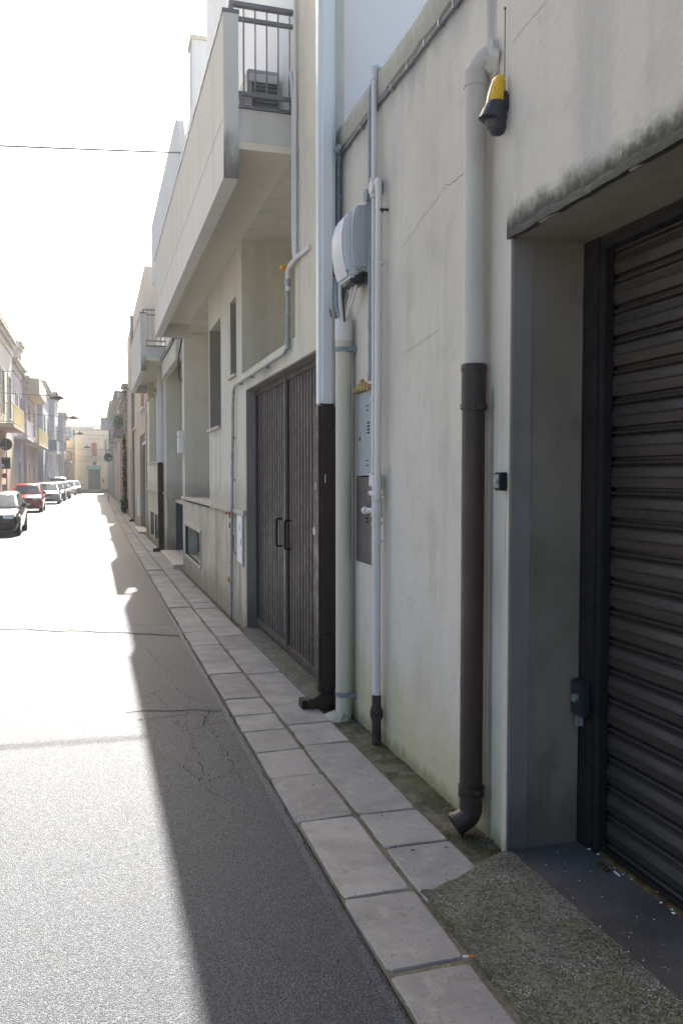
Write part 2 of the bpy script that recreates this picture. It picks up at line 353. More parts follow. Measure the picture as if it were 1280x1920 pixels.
# ------------------------------------------------------------------ ground, road, pavement
def sheet(name, x0, x1, ys, dz, mat, nx=1, kind='structure', parent=None, rough=0):
    mb = MB(); xs = [x0+(x1-x0)*i/nx for i in range(nx+1)]
    vs = [(x, y, gz(max(y, 0))+dz+(rough*mnoise.noise(Vector((x*9, y*9, 3))) if rough else 0)) for y in ys for x in xs]; n = nx+1
    mb.add(vs, [(j*n+i, j*n+i+1, (j+1)*n+i+1, (j+1)*n+i) for j in range(len(ys)-1) for i in range(nx)])
    return mb.build(name, mat, parent, kind=kind, smooth=60)
YS = [-40, -20, -8]+[i*.5 for i in range(-8, 61)]+[32+i*3 for i in range(26)]+[125, 200, 600]
sheet('ground', -500, 500, YS, -.012, 'mortar')
sheet('road', -4.35, .905, YS, 0, 'asphalt', nx=6)
pav = sheet('pavement', .905, 1.54, [i*.25-8 for i in range(450)], .0155, 'mortar', nx=3, rough=.005)
sheet('left_pavement', -6, -4.35, [20+i*2 for i in range(45)], .10, 'slab')
sheet('left_bounce_ground', -14, -4.35, [-30+i*5 for i in range(11)], .01, 'slab')  # unseen pale ground, added to bounce light up into the soffits
MB().box(-4.41, -4.34, 20, 108, -.6, -.205).build('kerb', 'slab', kind='structure')
sheet('gutter_strip', 1.52, 1.8, [i*.1-4 for i in range(1000)], .004, 'gutter', nx=4, rough=.012)

def slab_mesh(x0, x1, y0, y1, top):
    j = lambda s=.005: random.uniform(-s, s)
    C4 = [(x0+j(), y0+j()), (x1+j(), y0+j()), (x1+j(), y1+j()), (x0+j(), y1+j())]; p = []
    for k in range(4):
        a, b = C4[k], C4[(k+1) % 4]; q = random.uniform(.004, .02)
        for u in (.04, .35, .65, .96): p.append((a[0]+(b[0]-a[0])*u+j(.003), a[1]+(b[1]-a[1])*u+j(.003)))
    cx, cy = (x0+x1)/2, (y0+y1)/2; tx, ty = j(.02), j(.012); ch = .006; n = len(p)
    zt = lambda a, b: gz(max(b, 0))+top+(a-cx)*tx+(b-cy)*ty
    ins = [(a+(cx-a)*ch/(x1-x0)*2, b+(cy-b)*ch/(y1-y0)*2) for a, b in p]
    vs = [(a, b, gz(max(b, 0))-.03) for a, b in p]+[(a, b, zt(a, b)-ch*random.uniform(.5, 1.2)) for a, b in p]+[(a, b, zt(a, b)) for a, b in ins]
    fs = [(i, (i+1) % n, n+(i+1) % n, n+i) for i in range(n)]+[(n+i, n+(i+1) % n, 2*n+(i+1) % n, 2*n+i) for i in range(n)]+[tuple(range(2*n, 3*n))]
    return vs, fs
outer = [1.55, 2.07, 2.53, 3.05, 3.82, 4.45, 4.91, 5.35, 5.74, 6.19, 7.08, 7.6, 8.4, 9.2]
inner = [2.92, 3.43, 3.82, 4.96, 5.42, 5.95, 7.0, 8.08, 8.85]
def extend(l, to):
    while l[-1] < to: l.append(l[-1]+random.choice([.45, .55, .62, .75, .9]))
    return l
extend(outer, 100); extend(inner, 100); far = MB()
for row, xa, xb in ((outer, .912, 1.20), (inner, 1.222, 1.53)):
    for a, b in zip(row, row[1:]):
        e = (.022 if a < 2.9 and row is outer else .009); vs, fs = slab_mesh(xa, xb, a+e*.6, b-e*.6, .022+random.uniform(-.003, .004))
        if b < 46: MB().add(vs, fs).build('paving_slab', 'slab', pav)
        else: far.add(vs, fs)
far.build('far_paving_slabs', 'slab', pav, kind='stuff')

# road marks of wear: patch, cracks, cover
def ribbon(mb, pts, w, dz=.004):
    for a, b in zip(pts, pts[1:]):
        a2, b2 = Vector(a), Vector(b); d = (b2-a2).normalized(); q = Vector((-d.y, d.x))*w/2
        mb.quad(*[(p.x, p.y, gz(max(p.y, 0))+dz) for p in (a2+q, b2+q, b2-q, a2-q)])
def wob(a, b, n=14, amp=.03, seed=0):
    rr = random.Random(seed); return [(a[0]+(b[0]-a[0])*i/n+rr.uniform(-amp, amp), a[1]+(b[1]-a[1])*i/n+rr.uniform(-amp, amp)) for i in range(n+1)]
top_e = wob((-1.5, 10.9), (.95, 9.75), 16, .06, 3); bot_e = wob((-1.25, 10.3), (.95, 9.1), 16, .05, 4)
mb = MB(); z4 = lambda p, d: (p[0], p[1], gz(p[1])+d)
for i in range(16): mb.quad(z4(bot_e[i], .005), z4(bot_e[i+1], .005), z4(top_e[i+1], .005), z4(top_e[i], .005))
mb.build('asphalt_patch', 'patch', kind='structure')
pa = wob((.20, 7.1), (.86, 7.3), 7, .03, 31); pb_ = wob((.22, 6.15), (.86, 6.0), 7, .03, 32); mb = MB()
for i in range(7): mb.quad(z4(pb_[i], .004), z4(pb_[i+1], .004), z4(pa[i+1], .004), z4(pa[i], .004))
mb.build('smooth_patch', 'asphalt', kind='structure')
mb = MB(); ribbon(mb, top_e, .010, .009); ribbon(mb, bot_e, .010, .009)
def crack(a, b, n, amp, seed, w):                  # a broken hairline that widens and narrows
    rr_ = random.Random(seed); pts = wob(a, b, n*3, amp*.55, seed)
    for k in range(len(pts)-1):
        if rr_.random() < .86: ribbon(mb, pts[k:k+2], w*rr_.uniform(.35, 1.25))
for q in (((.25, 5.9), (.62, 5.95), 8, .03, 5, .007), ((.42, 6.7), (.55, 5.55), 9, .035, 6, .007), ((.55, 6.5), (.86, 6.3), 7, .03, 7, .006), ((.55, 5.55), (.88, 5.7), 7, .03, 8, .006), ((.62, 5.95), (.68, 6.45), 6, .02, 9, .006), ((.66, 5.6), (.84, 6.25), 6, .02, 15, .005), ((.36, 6.2), (.66, 6.15), 6, .02, 16, .005), ((.45, 4.9), (.60, 4.3), 8, .02, 10, .004), ((-1.4, 15.5), (.8, 14.2), 16, .07, 12, .013), ((-2.7, 20), (-1.6, 20.1), 9, .04, 13, .03), ((-2.2, 28), (-1.4, 28.1), 9, .05, 14, .05), ((-1.6, 8.4), (.3, 8.15), 14, .03, 17, .006), ((.3, 6.55), (.6, 6.75), 7, .03, 18, .007), ((.6, 6.75), (.72, 6.3), 7, .03, 19, .006), ((.6, 6.3), (.56, 4.6), 12, .03, 20, .004), ((.72, 5.9), (.76, 4.4), 12, .03, 21, .004), ((.35, 4.4), (.8, 4.7), 9, .03, 22, .004), ((.4, 8.9), (.6, 7.4), 10, .03, 23, .005)): crack(*q)
mb.build('road_cracks', 'crack', kind='structure')
mb = MB(); N = 330; vs = []                          # ragged asphalt edge against the slabs
for i in range(N+1):
    y = 1.2+i*.03; q = mnoise.noise(Vector((y*5, 3, 1)))*.012+mnoise.noise(Vector((y*21, 7, 1)))*.009
    vs += [(.86, y, gz(y)+.002), (.889+q, y, gz(y)+.012+q*.2), (.897+q, y, gz(y)-.004)]
mb.add(vs, [(i*3+k, i*3+k+1, i*3+k+4, i*3+k+3) for i in range(N) for k in range(2)])
mb.build('asphalt_edge', 'asphalt', kind='structure', smooth=40)

# ------------------------------------------------------------------ low house with the roller shutter
low = thing('low_house', 'low plastered house with mossy parapet and brown roller shutter at right', 'house', (1.73, 3, 0))
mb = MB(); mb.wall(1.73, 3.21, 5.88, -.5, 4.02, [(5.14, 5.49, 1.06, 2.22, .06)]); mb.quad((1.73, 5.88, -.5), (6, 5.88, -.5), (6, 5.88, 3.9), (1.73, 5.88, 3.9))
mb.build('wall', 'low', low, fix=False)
GA, GB, GT = .45, 3.205, 2.66
mb = MB(); mb.wall(1.70, -14, 3.245, -.5, 4.02, [(GA, GB, -.5, GT, .02)]); mb.quad((1.70, 3.245, -.5), (1.70, 3.245, 4.02), (1.75, 3.245, 4.02), (1.75, 3.245, -.5))
mb.build('wall', 'near', low, fix=False)
mb = MB()                                           # jambs and lintel soffit of the garage opening
for y, q in ((GB, 1), (GA, -1)): mb.box(1.80, 2.05, y-q*.003, y+q*.03, -.5, GT)
mb.parts('jamb', 'jamb', low)
mb = MB()
for y, q in ((GB, 1), (GA, -1)): mb.box(1.706, 1.803, y-q*.006, y+q*.02, -.5, GT)
mb.parts('jamb_edge', 'jambpaint', low, bevel=.004)
MB().box(1.715, 2.06, GA-.05, GB+.05, GT, GT+.2).build('lintel', 'jamb', low)
mb = MB(); N = 70
vs = []
for i in range(N+1):                                # ragged lower lip of the render above the opening
    y = GA-.02+(GB+.03-GA)*i/N; q = mnoise.noise(Vector((y*7, 1, 2)))*.012+mnoise.noise(Vector((y*30, 5, 2)))*.007
    vs += [(1.6985, y, GT+.035+q), (1.692+q*.3, y, GT+.02+q*.6), (1.688+q*.4, y, GT+q*.7-.004), (1.72, y, GT+q*.6-.001)]
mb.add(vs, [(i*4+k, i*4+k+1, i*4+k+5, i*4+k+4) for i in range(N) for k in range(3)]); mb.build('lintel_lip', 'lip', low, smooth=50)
mb = MB(); N = 160; vs = []
for i in range(N+1):                                # uneven coping
    y = -14+19.9*i/N; q = lambda s, a: mnoise.noise(Vector((y*s, a, 1)))
    zt = 4.165+q(3, 1)*.022+q(14, 2)*.012
    vs += [(1.75, y, 3.985), (1.712+q(8, 3)*.008, y, 4.0+q(9, 4)*.012), (1.700+q(6, 5)*.012, y, 4.06), (1.708+q(7, 6)*.012, y, zt-.02), (1.74, y, zt), (1.93, y, zt+.012), (1.96, y, 3.9)]
mb.add(vs, [(i*7+k, i*7+k+1, i*7+k+8, i*7+k+7) for i in range(N) for k in range(6)]+[(N*7+k for k in range(7))])
mb.f = [tuple(f) for f in mb.f]; mb.build('coping', 'cap', low, smooth=40)
MB().box(1.94, 8, -14, 5.87, 3.3, 3.55).build('roof_terrace', 'white', low)
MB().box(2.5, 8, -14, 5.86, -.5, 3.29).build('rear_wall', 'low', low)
# shutter
sh = MB().box(2.17, 2.2, GA-.05, GB, -.05, GT+.1).build('roller_shutter', 'black', low)
prof = [(0, .008), (.005, -.008), (.012, -.012), (.018, -.004), (.022, .016), (.032, .016), (.036, -.010), (.042, -.012), (.072, -.019), (.078, -.024), (.083, -.018), (.112, -.010), (.118, -.012), (.123, -.002), (.128, .008)]
slat = MB(); Y0, Y1 = GA+.02, GB-.13
vs = []
for (zz, xx) in prof: vs += [(2.12+xx*.95, Y0, zz), (2.12+xx*.95, Y1, zz)]
slat.add(vs, [(2*i, 2*i+1, 2*i+3, 2*i+2) for i in range(len(prof)-1)])
first = None
for k in range(21):
    z0 = .03+k*.128
    if first is None:
        first = slat.build('slat', 'shutter', sh, fix=False); first.location = (0, 0, z0)
    else:
        o = first.copy(); C.objects.link(o); o.parent = sh; o.location = (random.uniform(-.0015, .0015), 0, z0)
MB().box(2.09, 2.15, GA, GB-.1, -.03, .03).build('bottom_bar', 'black', sh, bevel=.006)
g = MB().box(2.052, 2.20, GB-.115, GB+.0, -.06, GT+.02); g.box(2.06, 2.105, GB-.15, GB-.11, -.06, GT+.02); g.box(2.04, 2.2, GA, GA+.1, -.06, GT)
g.parts('guide_rail', 'black', low, bevel=.004)
MB().box(2.058, 2.2, GA, GB-.12, GT-.055, GT+.015).build('head_box', 'black', low)
lk = thing('door_lock', 'small black lock housing on the shutter guide rail', 'lock', (2.04, 3.16, .68))
MB().box(2.0, 2.05, 3.10, 3.19, .60, .755).build('housing', 'blackplastic', lk, bevel=.01); MB().tube([(1.985, 3.14, .68), (2.01, 3.14, .68)], .018).build('cylinder', 'galv', lk, smooth=40)
MB().box(1.99, 2.02, 3.115, 3.125, .56, .6).build('latch', 'galv', lk)
# cracks and stains modelled on the wall face
def wallline(mb, X, pts, w):
    for (a, b) in zip(pts, pts[1:]):
        d = Vector((b[0]-a[0], b[1]-a[1])).normalized(); q = Vector((-d.y, d.x))*w/2
        mb.quad((X, a[0]+q.x, a[1]+q.y), (X, b[0]+q.x, b[1]+q.y), (X, b[0]-q.x, b[1]-q.y), (X, a[0]-q.x, a[1]-q.y))
mb = MB(); wallline(mb, 1.7275, wob((3.62, 3.12), (3.95, 3.13), 9, .016, 21), .003); wallline(mb, 1.7275, wob((3.95, 3.13), (4.6, 2.98), 12, .008, 22), .002); wallline(mb, 1.7275, wob((4.0, 2.42), (4.6, 2.36), 9, .006, 23), .0015)
wallline(mb, 1.6975, wob((2.75, 3.5), (3.2, 3.47), 7, .008, 24), .002); mb.parts('hairline_crack', 'jamb', low)
MB().tube([(1.72, 3.68, 2.58), (1.735, 3.68, 2.58)], .008).build('nail_hole', 'castiron', low)

# threshold and ramp
th = thing('threshold', 'dark slate doorstep between the ramp and roller shutter', 'doorstep', (1.9, 1.8, 0))
mb = MB(); mb.box(1.685, 2.115, GA, GB-.004, -.2, .008); mb.build('step_slab', 'slate', th, bevel=.006)
MB().box(2.062, 2.085, GA, GB-.12, .0, .022).build('metal_strip', 'brass', th, bevel=.003)
mb = MB(); nx, ny = 8, 40; vs = []
for j in range(ny+1):
    for i in range(nx+1):
        u = i/nx; y = .3+(3.215-.3)*j/ny; x = 1.222+(1.70-1.222)*u
        if j == ny: y = 3.02+.2*u
        elif j > ny-4: y -= (1-u)*.19*((j-ny+4)/4)
        e = min(1, (ny-j)/2.0); z = gz(y)+.018+.05*min(1, u*1.15)+mnoise.noise(Vector((x*14, y*14, 0)))*.006+mnoise.noise(Vector((x*40, y*40, 0)))*.002
        if i == 0: x += mnoise.noise(Vector((y*5, 0, 0)))*.018; z = gz(y)+.038+mnoise.noise(Vector((y*9, 1, 0)))*.008
        if j == ny: z -= .03
        vs.append((x, y, z))
n = nx+1; mb.add(vs, [(j*n+i, j*n+i+1, (j+1)*n+i+1, (j+1)*n+i) for j in range(ny) for i in range(nx)])
b = len(mb.v); mb.v += [(v[0], v[1], gz(v[1])-.05) for v in [vs[j*n] for j in range(ny+1)]]
mb.f += [(j*n, (j+1)*n, b+j+1, b+j) for j in range(ny)]
b = len(mb.v); mb.v += [(v[0], v[1]+.01, gz(v[1])-.06) for v in vs[ny*n:]]
mb.f += [(ny*n+i, ny*n+i+1, b+i+1, b+i) for i in range(nx)]
tag(mb.build('ramp', 'ramp', smooth=50), 'rough mossy concrete ramp in front of the roller shutter', 'ramp')

# ------------------------------------------------------------------ fittings on the low house
def clamp(z, x, y, r, parent, mat, name='clamp'):
    mb = MB().tube([(x, y, z-.012), (x, y, z+.012)], r+.006, 16); mb.box(x, 1.735, y-.008, y+.008, z-.008, z+.008); mb.box(x-.012, x+.012, y-r-.028, y-r, z-.011, z+.011)
    return mb.build(name, mat, parent, smooth=40)
dp = thing('downpipe', 'round white plastered downpipe with brown metal lower half beside the garage', 'downpipe', (1.67, 3.51, 0))
x, y = 1.665, 3.485
MB().tube(fillet([(1.78, 3.43, 3.50), (1.70, 3.455, 3.53), (x, y, 3.47), (x, y, 2.12)], .05), .051, 20).build('upper_pipe', 'pipeplaster', dp, smooth=40)
mb = MB(); N1, N2 = 14, 9; vs = []
for a in range(N1):
    for b in range(N2+1):
        th_, ph_ = a/N1*2*math.pi, b/N2*math.pi; d_ = Vector((math.sin(ph_)*math.cos(th_), math.sin(ph_)*math.sin(th_), math.cos(ph_))); q = 1+.6*mnoise.noise(d_*2.6)+.35*mnoise.noise(d_*7)
        vs.append((1.725+d_.x*.05*q, 3.425+d_.y*.058*q, 3.50+d_.z*.075*q))
mb.add(vs, [(a*(N2+1)+b, a*(N2+1)+b+1, ((a+1) % N1)*(N2+1)+b+1, ((a+1) % N1)*(N2+1)+b) for a in range(N1) for b in range(N2)])
mb.build('elbow_mortar', 'pipeplaster', dp, smooth=70); MB().tube([(x, y, 3.40), (x, y, 3.47)], .0545, 20).build('elbow_collar', 'pipeplaster', dp, smooth=50)
mb = MB().tube([(x, y, 2.12), (x, y, 2.135), (x, y, 2.15), (x, y, 2.16)], [.056, .060, .060, .057], 20); mb.build('collar', 'pipebrown', dp, smooth=35)
MB().tube(fillet([(x, y, 2.13), (x, y, .06), (x-.065, y+.01, .022)], .06, 6), .053, 20, cap=False).build('lower_pipe', 'pipebrown', dp, smooth=40)
mb = MB().tube([(x, y, 1.97), (x, y, 2.125)], .0565, 20); mb.tube([(x, y, .15), (x, y, .165)], .06, 20); mb.tube([(x-.060, y+.01, .026), (x-.078, y+.012, .016)], .058, 18, cap=False); mb.parts('sleeve', 'pipebrown', dp, smooth=35)
clamp(1.965, x, y, .055, dp, 'pipebrown'); clamp(.19, x, y, .053, dp, 'pipebrown')
mb = MB(); mb.box(x-.0545, x-.05, y+.02, y+.03, .67, .70); mb.box(x-.0545, x-.05, y+.015, y+.021, 1.42, 1.445); mb.parts('paint_chip', 'white_paint', dp)
ks = thing('key_switch', 'small black key switch box on wall edge beside downpipe', 'switch', (1.70, 3.25, 1.62))
MB().box(1.668, 1.733, 3.22, 3.285, 1.585, 1.665).build('box', 'black', ks, bevel=.005); MB().box(1.664, 1.669, 3.232, 3.272, 1.597, 1.655).build('face_plate', 'bluegal', ks, bevel=.002); MB().tube([(1.656, 3.25, 1.625), (1.665, 3.25, 1.625)], .010).build('key_cylinder', 'galv', ks, smooth=40)
# flashing lamp
fl = thing('flashing_lamp', 'yellow and black gate warning lamp with thin aerial on the wall', 'lamp', (1.66, 3.27, 3.2))
cx, cy = 1.655, 3.268
def lz(z): return 3.105+(z-3.09)*.76
def ringz(z, rx, ry, ox=0, oy=0, n=16): return [(cx+(ox+rx*math.cos(2*math.pi*k/n))*.82, cy+(oy+ry*math.sin(2*math.pi*k/n))*.82, lz(z)) for k in range(n)]
MB().loft([ringz(3.255, .050, .050), ringz(3.30, .047, .047, .004), ringz(3.36, .040, .042, .012), ringz(3.405, .031, .034, .018), ringz(3.42, .018, .022, .02)]).build('yellow_lens', 'yellowlens', fl, smooth=50)
mb = MB()
for z, r, ox in ((3.262, .0535, 0), (3.30, .0505, .004), (3.36, .0425, .012), (3.395, .036, .017)):
    mb.v += [(cx+(ox+r*math.cos(a))*.82, cy+r*math.sin(a)*.82, lz(z)) for a in [R(150+q*11) for q in range(5)]]
mb.f = [(i*5+k, i*5+k+1, i*5+k+6, i*5+k+5) for i in range(3) for k in range(4)]; mb.build('lens_front', 'lensclear', fl, smooth=60, fix=False)
MB().loft([ringz(3.165, .060, .056, -.006), ringz(3.18, .078, .064, -.016), ringz(3.24, .062, .058, -.006), ringz(3.268, .052, .052)]).build('base_ring', 'blackplastic', fl, smooth=50)
MB().loft([ringz(3.09, .012, .012, .015), ringz(3.10, .034, .036, .012), ringz(3.13, .052, .050, .006), ringz(3.175, .058, .054, 0)]).build('lower_bowl', 'blackplastic', fl, smooth=50)
MB().box(1.665, 1.735, 3.235, 3.27, 3.205, 3.275).build('bracket', 'blackplastic', fl, bevel=.006); MB().box(1.675, 1.69, 3.225, 3.25, 3.195, 3.28).build('bracket_plate', 'blackplastic', fl, bevel=.004)
MB().tube([(1.690, 3.257, 3.27), (1.690, 3.257, 3.63)], .002, 6).build('aerial', 'black', fl); MB().tube([(1.690, 3.257, 3.63), (1.690, 3.257, 3.638)], .0045, 8).build('aerial_tip', 'black', fl)

# thin pipes left of the wall
wp = thing('water_pipe', 'pair of thin white water pipes joining into one with rusty iron foot', 'pipe', (1.68, 4.93, 0))
xa = 1.685
pipe(fillet([(1.80, 5.0, 4.18), (1.70, 5.0, 4.19), (xa, 4.97, 4.12), (xa, 4.96, 1.62), (xa, 4.90, 1.55)], .04), .0175, 'pipe', 'pipew', wp)
pipe(fillet([(xa, 4.95, 3.44), (xa-.01, 4.86, 3.46), (xa-.01, 4.85, 3.36), (xa-.01, 4.86, 1.5)], .03), .020, 'pipe', 'pipew', wp)
pipe([(xa-.005, 4.89, 1.56), (xa-.005, 4.89, .26)], .026, 'lower_pipe', 'pipew', wp)
mb = MB()
mb.tube([(xa, 4.96, 3.50), (xa, 4.96, 3.38)], .029, 14); mb.tube([(xa-.03, 4.95, 3.44), (xa+.03, 4.95, 3.44)], .042, 16)
for z in (1.61, 1.45): mb.tube([(xa-.005, 4.885, z-.045), (xa-.005, 4.885, z+.045)], .034, 16)
for z in (1.53, 1.505, 1.40, 1.35): mb.tube([(xa-.005, 4.888, z-.008), (xa-.005, 4.888, z+.008)], .036, 16)
mb.tube([(xa-.01, 4.965, 1.66), (xa-.01, 4.94, 1.585)], [.02, .03], 12); mb.tube([(xa-.03, 4.95, 1.54), (xa-.01, 4.9, 1.54)], .016, 10); mb.tube([(xa-.05, 4.98, 1.43), (xa-.01, 4.9, 1.43)], .018, 10); mb.tube([(xa-.052, 4.99, 1.43), (xa-.05, 4.96, 1.43)], .024, 10)
mb.tube([(1.71, 4.99, 4.185), (xa, 4.985, 4.18), (xa, 4.972, 4.10)], .024, 12)
mb.parts('joint_fitting', 'pipew', wp, smooth=40)
for z, yy, r, m in ((3.27, 4.855, .022, 'castiron'), (2.13, 4.96, .020, 'pipew'), (1.24, 4.888, .029, 'pipew'), (2.95, 4.855, .022, 'pipew')):
    mb = MB().tube([(xa-.005, yy, z-.01), (xa-.005, yy, z+.01)], r+.003, 14); mb.box(xa, 1.735, yy-.035, yy-.022, z-.006, z+.006); mb.build('bracket', m, wp, smooth=40)
mb = MB().tube([(xa-.005, 4.89, .27), (xa-.005, 4.89, .26), (xa-.005, 4.89, .2), (xa-.005, 4.89, .19), (xa-.005, 4.89, .16), (xa-.005, 4.89, .15), (xa-.005, 4.89, .12), (xa-.005, 4.89, .1), (xa-.005, 4.89, -.1)], [.026, .030, .030, .034, .041, .041, .039, .030, .031], 16)
mb.build('iron_foot', 'castiron', wp, smooth=35)
gc = thing('conduit', 'blue grey vertical conduit running up over the parapet', 'conduit', (1.70, 5.05, 2.2))
pipe(fillet([(1.80, 5.09, 4.12), (1.71, 5.09, 4.14), (1.695, 5.075, 4.06), (1.695, 5.06, 2.27)], .03), .0165, 'tube', 'bluegal', gc)
mb = MB()
for z in (2.62, 2.28, 3.45): mb.tube([(1.695, 5.06, z-.02), (1.695, 5.06, z+.02)], .02, 12)
mb.tube([(1.66, 5.07, 3.43), (1.70, 5.07, 3.43)], .04, 14); mb.parts('coupling', 'bluegal', gc, smooth=40)
# cream cable duct and cables
cd = thing('cable_duct', 'cream plastic cable duct pipe rising from pavement to telecom box', 'duct', (1.66, 5.5, 0))
MB().tube([(1.655, 5.53, -.07), (1.655, 5.53, 2.62)], .056, 22).build('duct', 'cream', cd, smooth=40)
MB().tube([(1.655, 5.53, 2.58), (1.655, 5.53, 2.73)], .060, 22).build('duct_cap', 'pipew', cd, smooth=40)
for z in (2.52, .115):
    mb = MB().tube([(1.655, 5.53, z-.017), (1.655, 5.53, z+.017)], .0585, 20); mb.box(1.65, 1.735, 5.46, 5.475, z-.015, z+.015); mb.build('strap', 'bluegal', cd, smooth=40)
MB().tube(fillet([(1.68, 5.6, 2.6), (1.66, 5.66, 2.56), (1.66, 5.66, 2.64), (1.68, 5.64, 2.68)], .03), .012, 10).build('vent_hook', 'cream', cd, smooth=40)
mb = MB(); mb.add([(1.59+.1*math.cos(a)*1.1, 5.53+.13*math.sin(a), gz(5.5)+.008) for a in [i*.785 for i in range(8)]]+[(1.63+.045*math.cos(a), 5.53+.07*math.sin(a), gz(5.5)+.05) for a in [i*.785 for i in range(8)]], [(i, (i+1) % 8, 8+(i+1) % 8, 8+i) for i in range(8)]+[tuple(range(8, 16))])
mb.build('mortar_foot', 'cap', cd)
tb = thing('telecom_box', 'grey rounded telecom junction box under cables beside white downpipe', 'junction box', (1.66, 5.15, 3.2))
pr = [(1.60, 3.36), (1.56, 3.33), (1.535, 3.22), (1.535, 3.12), (1.55, 3.02), (1.58, 2.93), (1.64, 2.94), (1.66, 2.99), (1.73, 2.98), (1.73, 3.38)]
MB().prism(pr, 'y', 5.16, 5.42).build('shell', 'whitebox', tb, bevel=.018, smooth=50)
pr2 = [(1.612, 3.375), (1.60, 3.33), (1.585, 3.2), (1.59, 3.08), (1.62, 2.985), (1.73, 2.965), (1.73, 3.39)]
MB().prism(pr2, 'y', 5.10, 5.17).build('side_cover', 'greybox', tb, bevel=.012, smooth=50)
MB().box(1.60, 1.70, 5.18, 5.38, 2.90, 2.99).build('cable_entry', 'blackplastic', tb, bevel=.01)
MB().tube([(1.565, 5.145, 2.97), (1.565, 5.165, 2.97)], .011).build('screw', 'galv', tb, smooth=40)
cb = thing('cable_bundle', 'tangle of grey cables between telecom box and cream duct', 'cables', (1.66, 5.5, 2.9))
for i, (pts, r, m) in enumerate([([(1.65, 5.27, 2.95), (1.64, 5.33, 2.83), (1.655, 5.50, 2.70)], .011, 'pipew'), ([(1.66, 5.22, 2.95), (1.65, 5.27, 2.84), (1.655, 5.51, 2.70)], .011, 'pipew'), ([(1.70, 5.76, 3.28), (1.67, 5.74, 3.02), (1.64, 5.66, 2.86), (1.655, 5.56, 2.70)], .018, 'bluegal'), ([(1.70, 5.72, 3.3), (1.68, 5.70, 3.0), (1.66, 5.63, 2.84), (1.655, 5.55, 2.70)], .014, 'pipew'), ([(1.68, 5.80, 3.25), (1.60, 5.80, 3.0), (1.62, 5.72, 2.78)], .004, 'blackcable'), ([(1.69, 5.66, 3.02), (1.68, 5.64, 2.8), (1.68, 5.66, 2.62)], .009, 'blackcable'), ([(1.60, 5.30, 2.9), (1.60, 5.36, 2.82), (1.65, 5.49, 2.69)], .006, 'blackcable')]):
    MB().tube(fillet(pts, .12, 6), r, 10).build('cable', m, cb, smooth=50)
MB().box(1.63, 1.70, 5.74, 5.80, 3.08, 3.26).build('splice_plate', 'mould', cb, bevel=.004)
# conduit along the parapet
ac = thing('wall_conduit', 'thin grey conduit clipped along the wall beneath the mossy parapet', 'conduit', (1.72, 4.8, 3.95))
pth = [(1.712, 5.77, 3.955), (1.712, 5.0, 3.965), (1.712, 4.4, 3.945), (1.712, 3.8, 3.945), (1.712, 3.2, 3.94)]
pipe(pth, .011, 'tube', 'cable', ac, 10)
mb = MB(); mb.tube([(1.711, 5.77, 3.963), (1.711, 4.8, 3.985)], .006, 8); mb.build('thin_cable', 'bluegal', ac, smooth=50)
for yy in (5.6, 5.3, 5.02, 4.72, 4.45, 4.2, 4.0, 3.82): MB().box(1.698, 1.735, yy-.006, yy+.006, 3.938, 3.972).build('clip', 'galv', ac)
pipe(fillet([(1.66, 5.74, 3.955), (1.70, 5.79, 3.955), (1.70, 5.81, 3.9), (1.70, 5.82, 3.24)], .03), .017, 'drop_tube', 'bluegal', ac)
mb = MB()
for z in (3.66, 3.42): mb.box(1.68, 1.735, 5.80, 5.84, z-.012, z+.012)
mb.tube([(1.66, 5.66, 3.955), (1.70, 5.80, 3.955)], .02, 10); mb.build('tee', 'bluegal', ac, smooth=40)
c2 = MB(); c2.tube(fillet([(1.70, 5.05, 3.42), (1.70, 5.2, 3.37), (1.69, 5.5, 3.36), (1.69, 5.72, 3.30)], .1), .014, 10); c2.build('branch_cable', 'cable', ac, smooth=50)
# meter cabinets
mc = thing('meter_cabinet', 'grey recessed meter cabinet door above a brown one, foam on top', 'cabinet', (1.74, 5.3, 1.95))
MB().box(1.735, 1.76, 5.145, 5.485, 1.65, 2.215).build('door', 'metergrey', mc, bevel=.004)
mb = MB()
for z in (2.085, 2.115): mb.box(1.732, 1.737, 5.22, 5.27, z-.003, z+.003)
for z in (1.72, 1.75): mb.box(1.732, 1.737, 5.22, 5.27, z-.003, z+.003)
for k in range(4): mb.box(1.731, 1.737, 5.20, 5.245, 1.93+k*.022, 1.94+k*.022)
mb.tube([(1.73, 5.40, 1.90), (1.737, 5.40, 1.90)], .011, 12); mb.parts('slots', 'black', mc)
mb = MB()
for k in range(9): mb.box(1.712-random.uniform(0, .012), 1.74, 5.15+k*.036, 5.19+k*.036, 2.215, 2.245+random.uniform(0, .05))
mb.parts('filler', 'foam', mc, bevel=.008, smooth=60)
mc2 = thing('meter_cabinet', 'dark brown recessed meter cabinet door below the grey one', 'cabinet', (1.74, 5.3, 1.35))
MB().box(1.733, 1.76, 5.145, 5.485, 1.065, 1.64).build('door', 'meterbrown', mc2, bevel=.003)
mb = MB()
for k in range(5): mb.box(1.729, 1.735, 5.215, 5.265, 1.335+k*.026, 1.347+k*.026)
mb.parts('slots', 'black', mc2)

